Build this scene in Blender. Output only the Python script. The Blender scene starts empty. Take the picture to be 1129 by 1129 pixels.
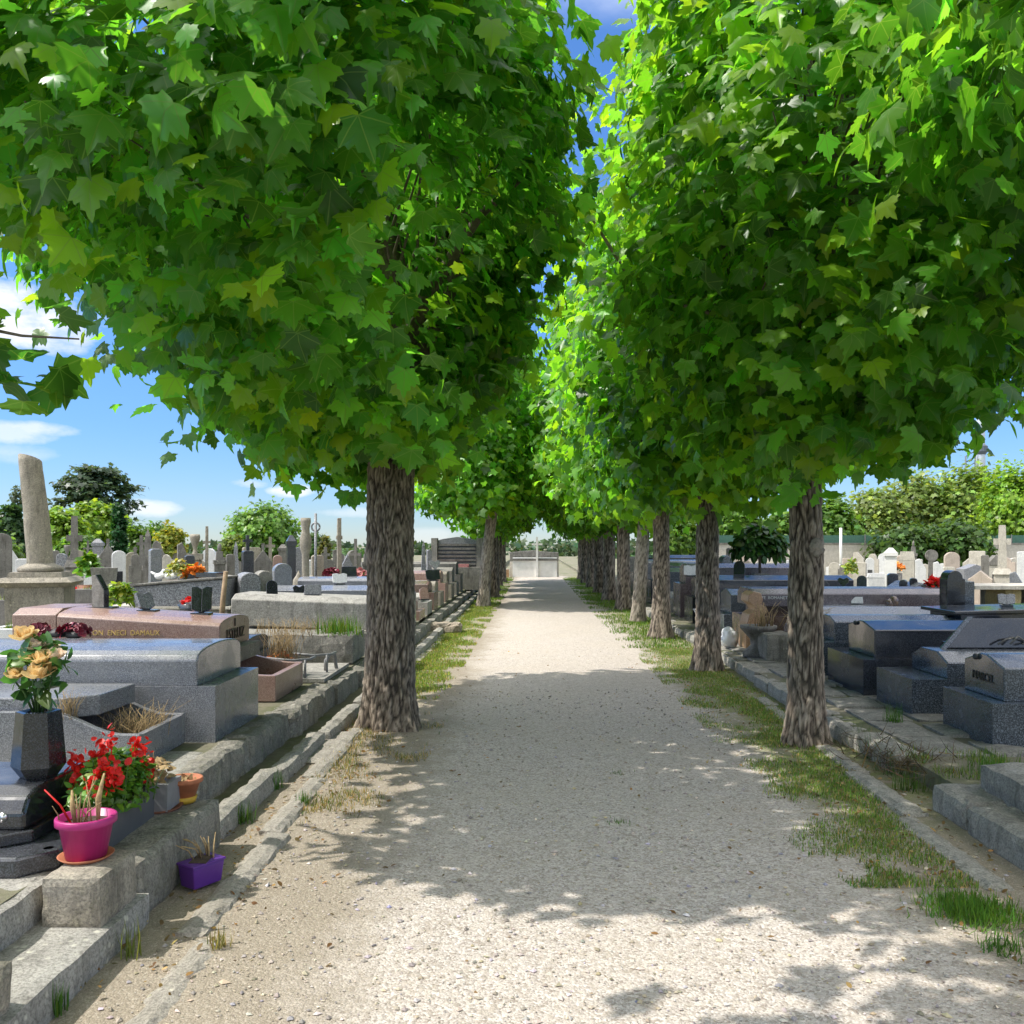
import bpy, bmesh, math, random
import numpy as np
from mathutils import Vector, Matrix, noise

random.seed(7)
RNG = np.random.default_rng(11)
SC = bpy.context.scene
COL = SC.collection
EYE = 1.6          # camera height
F = 1000.0         # focal length in pixels of the 1129 px photograph
HX, HY = 587.0, 600.0
TL, TR = 0.28, 0.13    # height of the grave terraces left and right of the avenue
R = math.radians

def gp(px, py, h=0.0):
    y = F*(EYE-h)/(py-HY)
    return (px-HX)*y/F, y
def wx(px, y): return (px-HX)*y/F
def wz(py, y): return EYE-(py-HY)*y/F

# ------------------------------------------------------------------ materials
def nmat(name):
    m = bpy.data.materials.new(name); m.use_nodes = True
    nt = m.node_tree; nt.nodes.clear()
    out = nt.nodes.new('ShaderNodeOutputMaterial')
    b = nt.nodes.new('ShaderNodeBsdfPrincipled')
    nt.links.new(b.outputs[0], out.inputs[0])
    return m, nt, b, out
def nd(nt, t, **kw):
    n = nt.nodes.new(t)
    for k, v in kw.items():
        if k in n.inputs.keys() if isinstance(k, str) else False:
            n.inputs[k].default_value = v
        else: setattr(n, k, v)
    return n
def lk(nt, a, b): nt.links.new(a, b)
def coords(nt, scale=(1,1,1)):
    tc = nt.nodes.new('ShaderNodeTexCoord'); mp = nt.nodes.new('ShaderNodeMapping')
    mp.inputs['Scale'].default_value = scale
    lk(nt, tc.outputs['Object'], mp.inputs['Vector'])
    return mp.outputs[0]
def gcoords(nt, scale=(1,1,1)):
    g = nt.nodes.new('ShaderNodeNewGeometry'); mp = nt.nodes.new('ShaderNodeMapping')
    mp.inputs['Scale'].default_value = scale
    lk(nt, g.outputs['Position'], mp.inputs['Vector'])
    return mp.outputs[0]
def tex(nt, vec, scale, detail=4, rough=0.55, dist=0.0):
    n = nt.nodes.new('ShaderNodeTexNoise')
    n.inputs['Scale'].default_value = scale; n.inputs['Detail'].default_value = detail
    n.inputs['Roughness'].default_value = rough; n.inputs['Distortion'].default_value = dist
    lk(nt, vec, n.inputs['Vector']); return n.outputs['Fac']
def vor(nt, vec, scale, feature='F1', out='Distance', rand=1.0):
    n = nt.nodes.new('ShaderNodeTexVoronoi'); n.feature = feature
    n.inputs['Scale'].default_value = scale; n.inputs['Randomness'].default_value = rand
    lk(nt, vec, n.inputs['Vector']); return n.outputs[out]
def ramp(nt, fac, stops):
    n = nt.nodes.new('ShaderNodeValToRGB'); e = n.color_ramp.elements
    while len(e) < len(stops): e.new(0.5)
    for i, (p, c) in enumerate(stops):
        e[i].position = p
        e[i].color = (c, c, c, 1) if isinstance(c, (int, float)) else (*c, 1)
    lk(nt, fac, n.inputs[0]); return n.outputs[0]
def mix(nt, fac, a, b, mode='MIX'):
    n = nt.nodes.new('ShaderNodeMix'); n.data_type = 'RGBA'; n.blend_type = mode
    for sock, v in ((n.inputs[0], fac), (n.inputs[6], a), (n.inputs[7], b)):
        if hasattr(v, 'default_value') or hasattr(v, 'is_linked'): lk(nt, v, sock)
        elif isinstance(v, (int, float)): sock.default_value = v if sock.type == 'VALUE' else (v, v, v, 1)
        else: sock.default_value = (*v, 1)
    return n.outputs[2]
def math_(nt, op, a, b=None, clamp=False):
    n = nt.nodes.new('ShaderNodeMath'); n.operation = op; n.use_clamp = clamp
    for i, v in enumerate((a, b)):
        if v is None: continue
        if isinstance(v, (int, float)): n.inputs[i].default_value = v
        else: lk(nt, v, n.inputs[i])
    return n.outputs[0]
def bump(nt, b, h, strength=0.5, dist=0.01):
    n = nt.nodes.new('ShaderNodeBump'); n.inputs['Strength'].default_value = strength
    n.inputs['Distance'].default_value = dist
    lk(nt, h, n.inputs['Height']); lk(nt, n.outputs[0], b.inputs['Normal']); return n

def granite(name, c1, c2, c3, scale=130, rough=0.12, dirt=0.25):
    m, nt, b, o = nmat(name); v = coords(nt)
    n1 = tex(nt, v, scale, 3, 0.7); n2 = vor(nt, v, scale*1.3, out='Color')
    col = ramp(nt, n1, [(0.36, c1), (0.5, c2), (0.64, c3)])
    sep = nt.nodes.new('ShaderNodeSeparateColor'); lk(nt, n2, sep.inputs[0])
    col = mix(nt, ramp(nt, sep.outputs[0], [(0.82, 0.0), (0.9, 0.7)]), col, c3)
    col = mix(nt, ramp(nt, sep.outputs[1], [(0.82, 0.0), (0.9, 0.8)]), col, c1)
    d = tex(nt, v, 2.2, 6, 0.65)
    dm = ramp(nt, d, [(0.45, 0.0), (0.75, dirt)])
    col = mix(nt, dm, col, (0.30, 0.27, 0.22))
    lk(nt, col, b.inputs['Base Color'])
    rr = ramp(nt, d, [(0.35, rough), (0.75, min(1, rough+0.3))]); lk(nt, rr, b.inputs['Roughness']); b.inputs['Specular IOR Level'].default_value = 0.85
    wob = tex(nt, v, 5, 2, 0.5); bump(nt, b, wob, 0.12, 0.01)
    return m
def stone(name, c1, c2, dark=(0.06, 0.055, 0.045), scale=6, rough=0.9, stain=0.6, moss=0.0, bs=0.6):
    m, nt, b, o = nmat(name); v = coords(nt)
    n1 = tex(nt, v, scale, 8, 0.65, 0.3); n2 = tex(nt, v, scale*14, 4, 0.7)
    col = mix(nt, ramp(nt, n1, [(0.3, 0.0), (0.7, 1.0)]), c1, c2)
    col = mix(nt, ramp(nt, n2, [(0.36, 0.6), (0.56, 0.0)]), col, dark)
    sp = vor(nt, v, scale*3.2); sm = math_(nt, 'MULTIPLY', ramp(nt, sp, [(0.16, 0.75), (0.26, 0.0)]), ramp(nt, tex(nt, v, scale*0.8, 4, 0.6), [(0.5, 0.0), (0.6, 1.0)]))
    col = mix(nt, sm, col, (min(1, c1[0]*1.35), min(1, c1[1]*1.35), min(1, c1[2]*1.25)))
    vs = coords(nt, (1, 1, 0.18)); n3 = tex(nt, vs, scale*2.2, 6, 0.7)
    col = mix(nt, ramp(nt, n3, [(0.5, 0.0), (0.68, stain)]), col, dark)
    n4 = tex(nt, v, scale*1.7, 5, 0.7)
    col = mix(nt, ramp(nt, n4, [(0.58, 0.0), (0.66, 0.5*stain)]), col, (min(1, c1[0]*1.25), min(1, c1[1]*1.22), min(1, c1[2]*1.15)))
    if moss:
        n5 = tex(nt, v, scale*0.9, 6, 0.7); n6 = tex(nt, v, scale*9, 3, 0.6)
        mk = math_(nt, 'MULTIPLY', ramp(nt, n5, [(0.5, 0.0), (0.62, 1.0)]), ramp(nt, n6, [(0.4, 0.0), (0.6, moss)]))
        col = mix(nt, mk, col, (0.10, 0.11, 0.035))
    lk(nt, col, b.inputs['Base Color']); b.inputs['Roughness'].default_value = rough
    hs = math_(nt, 'ADD', math_(nt, 'MULTIPLY', n1, 1.0), math_(nt, 'MULTIPLY', n2, 0.5))
    bump(nt, b, hs, bs, 0.02)
    return m
def plain(name, c, rough=0.5, var=0.15, scale=20, metal=0.0, spec=0.5, trans=0.0):
    m, nt, b, o = nmat(name); v = coords(nt)
    n = tex(nt, v, scale, 5, 0.6)
    col = mix(nt, ramp(nt, n, [(0.3, 0.0), (0.7, 1.0)]), tuple(x*(1-var) for x in c), tuple(min(1, x*(1+var)) for x in c))
    lk(nt, col, b.inputs['Base Color']); b.inputs['Roughness'].default_value = rough
    b.inputs['Metallic'].default_value = metal; b.inputs['Specular IOR Level'].default_value = spec
    if trans:
        t = nt.nodes.new('ShaderNodeBsdfTranslucent'); lk(nt, col, t.inputs[0])
        ms = nt.nodes.new('ShaderNodeMixShader'); ms.inputs[0].default_value = trans
        lk(nt, b.outputs[0], ms.inputs[1]); lk(nt, t.outputs[0], ms.inputs[2]); lk(nt, ms.outputs[0], o.inputs[0])
    return m
LOBES = [(0, 1), (0.83, 0.56), (-0.83, 0.56), (0.99, -0.12), (-0.99, -0.12)]
def leafmat(name, gain=(3.0, 2.8, 1.1), trans=0.5, veins=False, rough=0.38, spec=0.5):
    m, nt, b, o = nmat(name)
    a = nt.nodes.new('ShaderNodeAttribute'); a.attribute_name = 'tint'
    col = a.outputs['Color']
    if veins:
        u = nt.nodes.new('ShaderNodeAttribute'); u.attribute_name = 'luv'
        tot = None
        for lx, ly in LOBES:
            d1 = nt.nodes.new('ShaderNodeVectorMath'); d1.operation = 'DOT_PRODUCT'; d1.inputs[1].default_value = (ly, -lx, 0)
            d2 = nt.nodes.new('ShaderNodeVectorMath'); d2.operation = 'DOT_PRODUCT'; d2.inputs[1].default_value = (lx, ly, 0)
            lk(nt, u.outputs['Vector'], d1.inputs[0]); lk(nt, u.outputs['Vector'], d2.inputs[0])
            near = math_(nt, 'LESS_THAN', math_(nt, 'ABSOLUTE', d1.outputs['Value']), 0.014)
            vv = math_(nt, 'MULTIPLY', near, math_(nt, 'GREATER_THAN', d2.outputs['Value'], 0.0))
            tot = vv if tot is None else math_(nt, 'MAXIMUM', tot, vv)
        col = mix(nt, math_(nt, 'MULTIPLY', tot, 0.55), col, (0.17, 0.27, 0.07))
    lk(nt, col, b.inputs['Base Color']); b.inputs['Roughness'].default_value = rough
    b.inputs['Specular IOR Level'].default_value = spec
    t = nt.nodes.new('ShaderNodeBsdfTranslucent')
    g = mix(nt, 1.0, col, gain, 'MULTIPLY'); lk(nt, g, t.inputs[0])
    ms = nt.nodes.new('ShaderNodeMixShader'); ms.inputs[0].default_value = trans
    lk(nt, b.outputs[0], ms.inputs[1]); lk(nt, t.outputs[0], ms.inputs[2]); lk(nt, ms.outputs[0], o.inputs[0])
    return m
def barkmat(name, c1, c2, c3):
    m, nt, b, o = nmat(name)
    a = nt.nodes.new('ShaderNodeAttribute'); a.attribute_name = 'groove'
    v = coords(nt, (1, 1, 0.22)); n1 = tex(nt, v, 115, 8, 0.75); n2 = tex(nt, coords(nt), 7, 5, 0.6)
    fac = math_(nt, 'ADD', math_(nt, 'MULTIPLY', a.outputs['Fac'], 0.85), math_(nt, 'MULTIPLY', math_(nt, 'SUBTRACT', n1, 0.42), 0.6))
    col = ramp(nt, fac, [(0.15, c1), (0.45, c2), (0.92, c3)])
    col = mix(nt, ramp(nt, n2, [(0.45, 0.0), (0.75, 0.35)]), col, (0.16, 0.15, 0.11))
    lk(nt, col, b.inputs['Base Color']); b.inputs['Roughness'].default_value = 0.95
    bump(nt, b, n1, 0.9, 0.012)
    return m

M = {}
def setup_materials():
    M['granite_blue'] = granite('blue_grey_granite', (0.065, 0.07, 0.082), (0.15, 0.158, 0.178), (0.34, 0.35, 0.37), 150, 0.12)
    M['granite_grey'] = granite('grey_granite', (0.065, 0.07, 0.08), (0.15, 0.155, 0.17), (0.33, 0.335, 0.35), 150, 0.18)
    M['granite_dark'] = granite('dark_granite', (0.012, 0.014, 0.018), (0.026, 0.03, 0.04), (0.08, 0.09, 0.11), 160, 0.06, 0.1)
    M['granite_pearl'] = granite('blue_pearl_granite', (0.018, 0.024, 0.031), (0.045, 0.056, 0.07), (0.18, 0.21, 0.245), 100, 0.07, 0.1)
    M['granite_black'] = granite('black_granite', (0.006, 0.007, 0.009), (0.012, 0.014, 0.018), (0.04, 0.045, 0.055), 140, 0.07, 0.08)
    M['granite_pink'] = granite('pink_granite', (0.17, 0.09, 0.07), (0.31, 0.185, 0.145), (0.46, 0.32, 0.265), 170, 0.2, 0.2)
    M['granite_brown'] = granite('brown_granite', (0.05, 0.025, 0.018), (0.12, 0.07, 0.05), (0.25, 0.17, 0.13), 120, 0.16, 0.15)
    M['granite_tan'] = granite('tan_granite', (0.22, 0.11, 0.05), (0.40, 0.23, 0.12), (0.55, 0.36, 0.2), 100, 0.25, 0.1)
    M['granite_plum'] = granite('plum_granite', (0.03, 0.022, 0.025), (0.09, 0.07, 0.075), (0.2, 0.165, 0.17), 120, 0.15, 0.15)
    M['concrete'] = stone('old_concrete', (0.46, 0.44, 0.395), (0.31, 0.295, 0.265), stain=0.5)
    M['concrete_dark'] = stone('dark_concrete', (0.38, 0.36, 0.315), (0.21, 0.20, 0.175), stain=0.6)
    M['lime'] = stone('weathered_limestone', (0.42, 0.375, 0.30), (0.27, 0.24, 0.19), stain=0.55, moss=0.25)
    M['lime_pale'] = stone('pale_limestone', (0.62, 0.58, 0.50), (0.46, 0.42, 0.35), (0.15, 0.14, 0.12), stain=0.3)
    M['lime_grey'] = stone('grey_limestone', (0.27, 0.255, 0.23), (0.14, 0.133, 0.12), stain=0.8)
    M['marble'] = stone('white_marble', (0.78, 0.77, 0.74), (0.60, 0.60, 0.60), (0.28, 0.28, 0.28), stain=0.3, rough=0.5, bs=0.15)
    M['stone_moss'] = stone('mossy_kerb_stone', (0.38, 0.355, 0.30), (0.23, 0.215, 0.18), stain=0.65, moss=0.35, bs=1.0)
    M['kerb'] = stone('kerb_stone', (0.47, 0.44, 0.38), (0.32, 0.30, 0.26), stain=0.45, moss=0.2, bs=0.9)
    M['flag'] = stone('flat_flagstone', (0.46, 0.42, 0.36), (0.31, 0.28, 0.23), (0.09, 0.08, 0.065), stain=0.35, bs=0.8)
    M['stone_yellow'] = stone('yellow_lichen_stone', (0.52, 0.42, 0.2), (0.38, 0.31, 0.17), stain=0.4)
    M['stone_pink'] = stone('pinkish_stone', (0.55, 0.46, 0.38), (0.42, 0.35, 0.29), (0.2, 0.17, 0.14), stain=0.3)
    M['plastic_pink'] = plain('magenta_plastic', (0.42, 0.025, 0.17), 0.38, 0.08)
    M['plastic_purple'] = plain('purple_plastic', (0.10, 0.025, 0.22), 0.4, 0.1)
    M['plastic_grey'] = plain('grey_plastic', (0.09, 0.092, 0.098), 0.5, 0.1)
    M['pot_grey'] = plain('light_grey_pot', (0.22, 0.22, 0.22), 0.6, 0.12)
    M['terracotta'] = plain('terracotta', (0.42, 0.15, 0.07), 0.75, 0.2)
    M['terracotta_dark'] = plain('dark_terracotta', (0.22, 0.085, 0.045), 0.7, 0.2)
    M['glass'] = plain('dull_glass', (0.45, 0.46, 0.45), 0.15, 0.3, 30, trans=0.5)
    M['yellow'] = plain('yellow_saucer', (0.55, 0.33, 0.03), 0.6)
    M['soil'] = plain('potting_soil', (0.06, 0.04, 0.028), 0.95, 0.5, 60)
    M['red'] = plain('red_petal', (0.70, 0.018, 0.012), 0.5, 0.3, 40, trans=0.3)
    M['rose_y'] = plain('yellow_rose', (0.84, 0.62, 0.30), 0.6, 0.2, 18, trans=0.3)
    M['rose_p'] = plain('peach_rose', (0.85, 0.68, 0.52), 0.6, 0.1, 18, trans=0.25)
    M['maroon'] = plain('maroon_petal', (0.20, 0.02, 0.04), 0.45, 0.4, 30)
    M['orange'] = plain('orange_petal', (0.80, 0.26, 0.03), 0.6, 0.25, 25)
    M['pinkflower'] = plain('faded_pink_petal', (0.50, 0.20, 0.19), 0.7, 0.4, 25)
    M['dry'] = plain('dry_stalk', (0.42, 0.30, 0.15), 0.9, 0.4, 50, trans=0.2)
    M['white'] = plain('white_ceramic', (0.78, 0.77, 0.75), 0.4, 0.08)
    M['whitepaint'] = plain('white_painted_stone', (0.76, 0.74, 0.70), 0.7, 0.1, 5)
    M['steel'] = plain('silver_metal', (0.6, 0.6, 0.6), 0.3, 0.05, metal=1.0)
    M['iron'] = plain('dark_iron', (0.05, 0.05, 0.05), 0.6, 0.3)
    M['gold'] = plain('gold_lettering', (0.60, 0.42, 0.13), 0.4, 0.1)
    M['dark_letter'] = plain('dark_lettering', (0.03, 0.025, 0.02), 0.4)
    M['white_letter'] = plain('white_lettering', (0.65, 0.64, 0.62), 0.5)
    M['wood'] = plain('weathered_wood', (0.36, 0.25, 0.15), 0.85, 0.3, 15)
    M['twig'] = plain('twig_bark', (0.14, 0.112, 0.085), 0.95, 0.3, 30)
    M['fence'] = plain('green_mesh_fence', (0.05, 0.13, 0.09), 0.7, 0.2, 10)
    M['mast'] = plain('steel_mast', (0.45, 0.50, 0.56), 0.5, 0.1)
    M['mast_dark'] = plain('dark_mast_gear', (0.10, 0.12, 0.15), 0.6, 0.1)
    M['stem'] = plain('green_stem', (0.05, 0.11, 0.025), 0.6, 0.3, 30)
    M['leaf_near'] = leafmat('maple_leaf', veins=True)
    M['leaf_far'] = leafmat('maple_leaf_distant')
    M['leaf_plant'] = leafmat('plant_leaf', (2.6, 2.4, 1.2), 0.35)
    M['leaf_bg'] = leafmat('bush_leaf', (2.4, 2.2, 1.1), 0.35, spec=0.3)
    M['grass'] = leafmat('grass_blade', (2.2, 2.0, 1.2), 0.35, spec=0.3, rough=0.6)
    M['bark'] = barkmat('furrowed_bark', (0.034, 0.025, 0.018), (0.20, 0.158, 0.118), (0.47, 0.39, 0.305))
    M['bark_pale'] = barkmat('pale_smooth_bark', (0.12, 0.10, 0.075), (0.32, 0.27, 0.21), (0.50, 0.44, 0.36))

# ------------------------------------------------------------------ mesh builder
def smoothf(fs, v=True):
    for f in fs: f.smooth = v
class MB:
    def __init__(s): s.bm = bmesh.new()
    def _bev(s, verts, bev, seg=2):
        if not bev: return
        es = {e for v in verts for e in v.link_edges if len(e.link_faces) == 2 and e.calc_face_angle(0) > 0.35}
        if es: bmesh.ops.bevel(s.bm, geom=list(es), offset=bev, offset_type='OFFSET', segments=seg, profile=0.5, affect='EDGES', clamp_overlap=True)
    def box(s, x0, x1, y0, y1, z0, z1, bev=0.008, rz=0, taper=0):
        cx, cy = (x0+x1)/2, (y0+y1)/2
        hx, hy = abs(x1-x0)/2, abs(y1-y0)/2; t = 1-taper
        c = [(-hx, -hy), (hx, -hy), (hx, hy), (-hx, hy)]
        cr, sr = math.cos(rz), math.sin(rz)
        vs = []
        for k, z in ((1, z0), (t, z1)):
            for a, b in c: vs.append(s.bm.verts.new((cx+(a*cr-b*sr)*k, cy+(a*sr+b*cr)*k, z)))
        fs = [(3,2,1,0), (4,5,6,7), (0,1,5,4), (1,2,6,5), (2,3,7,6), (3,0,4,7)]
        for f in fs: s.bm.faces.new([vs[i] for i in f])
        s._bev(vs, bev); return s
    def rough(s, x0, x1, y0, y1, z0, z1, cuts=None, amp=0.02, sc=5.0, seed=0, step=0.07, round_=0.02):
        b = bmesh.new()
        L = (x1-x0, y1-y0, z1-z0)
        n = [max(2, min(40, int(abs(l)/step))) for l in L]
        pts = {}
        def V(i, j, k):
            if (i, j, k) not in pts:
                p = Vector((x0+L[0]*i/n[0], y0+L[1]*j/n[1], z0+L[2]*k/n[2]))
                e = (i in (0, n[0]))+(j in (0, n[1]))+(k in (0, n[2]))
                cdir = Vector((-1 if i == n[0] else 1 if i == 0 else 0, -1 if j == n[1] else 1 if j == 0 else 0, -1 if k == n[2] else 1 if k == 0 else 0))
                if e > 1: p += cdir*round_*(0.4+0.9*abs(noise.noise(p*9+Vector((seed, 0, 0)))))
                q = p*sc+Vector((seed*3.1, seed*1.7, seed))
                dv = noise.noise_vector(q)*amp+noise.noise_vector(q*3.1)*amp*0.4
                pts[(i, j, k)] = b.verts.new(p+dv)
            return pts[(i, j, k)]
        for a in range(n[0]):
            for c in range(n[1]):
                b.faces.new((V(a, c, n[2]), V(a+1, c, n[2]), V(a+1, c+1, n[2]), V(a, c+1, n[2])))
                b.faces.new((V(a, c+1, 0), V(a+1, c+1, 0), V(a+1, c, 0), V(a, c, 0)))
        for a in range(n[0]):
            for k in range(n[2]):
                b.faces.new((V(a, 0, k), V(a+1, 0, k), V(a+1, 0, k+1), V(a, 0, k+1)))
                b.faces.new((V(a+1, n[1], k), V(a, n[1], k), V(a, n[1], k+1), V(a+1, n[1], k+1)))
        for c in range(n[1]):
            for k in range(n[2]):
                b.faces.new((V(0, c+1, k), V(0, c, k), V(0, c, k+1), V(0, c+1, k+1)))
                b.faces.new((V(n[0], c, k), V(n[0], c+1, k), V(n[0], c+1, k+1), V(n[0], c, k+1)))
        me = bpy.data.meshes.new('t'); b.to_mesh(me); b.free(); s.bm.from_mesh(me); bpy.data.meshes.remove(me)
        return s
    def prism(s, pts, a0, a1, axis='x', bev=0.008, shift=(0, 0), scale1=1.0):
        """pts: outline in the plane normal to axis (x:(y,z)  y:(x,z)  z:(x,y)); extruded a0..a1; the a1 end shifted"""
        def P(a, u, v): return (a, u, v) if axis == 'x' else (u, a, v) if axis == 'y' else (u, v, a)
        n = len(pts)
        v0 = [s.bm.verts.new(P(a0, u, v)) for u, v in pts]
        v1 = [s.bm.verts.new(P(a1, u*scale1+shift[0], v*scale1+shift[1])) for u, v in pts]
        fs = [s.bm.faces.new(v0), s.bm.faces.new(v1[::-1])]
        for i in range(n):
            j = (i+1) % n
            fs.append(s.bm.faces.new((v0[j], v0[i], v1[i], v1[j])))
        bmesh.ops.recalc_face_normals(s.bm, faces=fs)
        s._bev(v0+v1, bev); return s
    def lathe(s, prof, cx, cy, seg=20, smooth=True, cap=True, sq=False, rz=0):
        rings = []
        for r, z in prof:
            rings.append([s.bm.verts.new((cx+r*math.cos(rz+2*math.pi*i/seg), cy+r*math.sin(rz+2*math.pi*i/seg), z)) for i in range(seg)])
        fs = []
        for a, b in zip(rings, rings[1:]):
            for i in range(seg):
                j = (i+1) % seg
                fs.append(s.bm.faces.new((a[i], a[j], b[j], b[i])))
        if cap:
            s.bm.faces.new(rings[0][::-1]); s.bm.faces.new(rings[-1])
        smoothf(fs, smooth); return s
    def tube(s, pts, rad, seg=8, smooth=True):
        pts = [Vector(p) for p in pts]; n = len(pts)
        if isinstance(rad, (int, float)): rad = [rad]*n
        rings = []; prev = None
        for i, p in enumerate(pts):
            t = (pts[min(i+1, n-1)]-pts[max(i-1, 0)]).normalized()
            ref = prev if prev is not None else (Vector((1, 0, 0)) if abs(t.x) < 0.9 else Vector((0, 1, 0)))
            a = (ref-t*ref.dot(t)).normalized(); bb = t.cross(a); prev = a
            rings.append([s.bm.verts.new(p+(a*math.cos(2*math.pi*k/seg)+bb*math.sin(2*math.pi*k/seg))*rad[i]) for k in range(seg)])
        fs = []
        for a, b in zip(rings, rings[1:]):
            for i in range(seg):
                j = (i+1) % seg
                fs.append(s.bm.faces.new((a[i], a[j], b[j], b[i])))
        s.bm.faces.new(rings[0][::-1]); s.bm.faces.new(rings[-1]); smoothf(fs, smooth); return s
    def blob(s, c, r, sub=2, amp=0.25, sc=2.0, seed=0):
        b = bmesh.new(); bmesh.ops.create_icosphere(b, subdivisions=sub, radius=1)
        if isinstance(r, (int, float)): r = (r, r, r)
        for v in b.verts:
            k = 1+amp*noise.noise(v.co*sc+Vector((seed*5.3, seed, 0)))
            v.co = Vector((v.co.x*r[0]*k+c[0], v.co.y*r[1]*k+c[1], v.co.z*r[2]*k+c[2]))
        for f in b.faces: f.smooth = True
        me = bpy.data.meshes.new('t'); b.to_mesh(me); b.free(); s.bm.from_mesh(me); bpy.data.meshes.remove(me); return s
    def xf(s, mat):
        bmesh.ops.transform(s.bm, matrix=mat, verts=s.bm.verts); return s
    def build(s, name, mat, parent=None, loc=None, local=False, rot=0):
        me = bpy.data.meshes.new(name)
        off = Vector((0, 0, 0))
        if parent is not None and not local:
            p = parent
            while p: off += Vector(p.location); p = p.parent
        elif loc is not None and not local: off = Vector(loc)
        if off.length: bmesh.ops.translate(s.bm, vec=-off, verts=s.bm.verts)
        s.bm.to_mesh(me); s.bm.free()
        if mat: me.materials.append(mat)
        o = bpy.data.objects.new(name, me); COL.objects.link(o)
        if parent is not None: o.parent = parent
        elif loc is not None: o.location = loc
        if rot: o.rotation_euler.z = rot
        return o

def tag(o, label=None, cat=None, group=None, kind=None):
    if label: o['label'] = label
    if cat: o['category'] = cat
    if group: o['group'] = group
    if kind: o['kind'] = kind
    return o
def thing(name, label, cat, loc=(0, 0, 0), rz=0, group=None):
    o = bpy.data.objects.new(name, None); COL.objects.link(o)
    o.location = loc; o.rotation_euler = (0, 0, rz); o.empty_display_size = 0.1
    return tag(o, label, cat, group)
def children(o): return [c for c in bpy.data.objects if c.parent == o]
def copy_tree(o, parent=None):
    c = o.copy(); COL.objects.link(c)
    if parent is not None: c.parent = parent
    for ch in children(o): copy_tree(ch, c)
    return c
def lettering(text, size, mat, parent, loc, rot, depth=0.003, sx=1.0, name='lettering'):
    cu = bpy.data.curves.new('t', 'FONT'); cu.body = text; cu.size = size; cu.extrude = depth; cu.align_x = 'CENTER'
    to = bpy.data.objects.new('t', cu); COL.objects.link(to)
    bpy.context.view_layer.update()
    me = bpy.data.meshes.new_from_object(to.evaluated_get(bpy.context.evaluated_depsgraph_get()))
    bpy.data.objects.remove(to); bpy.data.curves.remove(cu)
    me.name = name; me.materials.clear(); me.materials.append(mat)
    o = bpy.data.objects.new(name, me); COL.objects.link(o)
    off = Vector((0, 0, 0)); p = parent
    while p: off += Vector(p.location); p = p.parent
    o.parent = parent; o.location = Vector(loc)-off; o.rotation_euler = rot; o.scale = (sx, 1, 1)
    return o

# ------------------------------------------------------------------ leaves (many small faces in one mesh)
HALF = [(0.11, -0.05), (0.40, -0.10), (0.37, 0.05), (0.43, 0.13), (0.57, 0.20), (0.66, 0.43), (0.49, 0.44), (0.45, 0.55), (0.27, 0.51), (0.27, 0.68), (0.13, 0.72), (0.10, 0.84)]
def leaf_template(half, tip=(0, 1.0), base=(0, 0), ctr=(0, 0.28), droop=0.22, fold=0.10):
    o = [base]+half+[tip]+[(-x, y) for x, y in half[::-1]]
    p = np.array([ctr]+o, float); n = len(o)
    z = -droop*((p[:, 0]**2)*0.9+(p[:, 1]-0.28)**2*0.8)+fold*np.abs(p[:, 0])*0.5
    v = np.column_stack([p, z])
    t = np.array([(0, 1+i, 1+(i+1) % n) for i in range(n)])
    return v, t
T_MAPLE = leaf_template(HALF)
T_MID = leaf_template([(0.38, -0.08), (0.42, 0.13), (0.64, 0.42), (0.28, 0.52), (0.23, 0.70)])
T_OVAL = leaf_template([(0.20, 0.18), (0.27, 0.45), (0.17, 0.78)], droop=0.5, fold=0.3, ctr=(0, 0.42))
T_CLUMP = leaf_template([(0.35, 0.05), (0.22, 0.3), (0.5, 0.5), (0.2, 0.65)], droop=0.4)
T_PETAL = leaf_template([(0.30, 0.25), (0.42, 0.65), (0.22, 0.95)], droop=-0.55, fold=0.4, ctr=(0, 0.5))
T_NEEDLE = leaf_template([(0.10, 0.2), (0.16, 0.5), (0.08, 0.8)], droop=0.5, ctr=(0, 0.45))
T_BLADE = (np.array([(-0.5, 0, 0), (0.5, 0, 0), (-0.33, 0.55, 0.06), (0.33, 0.55, 0.06), (0, 1, 0.28)]), np.array([(0, 1, 3), (0, 3, 2), (2, 3, 4)]))
def nrm(a): return a/np.maximum(np.linalg.norm(a, axis=-1, keepdims=True), 1e-9)
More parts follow.
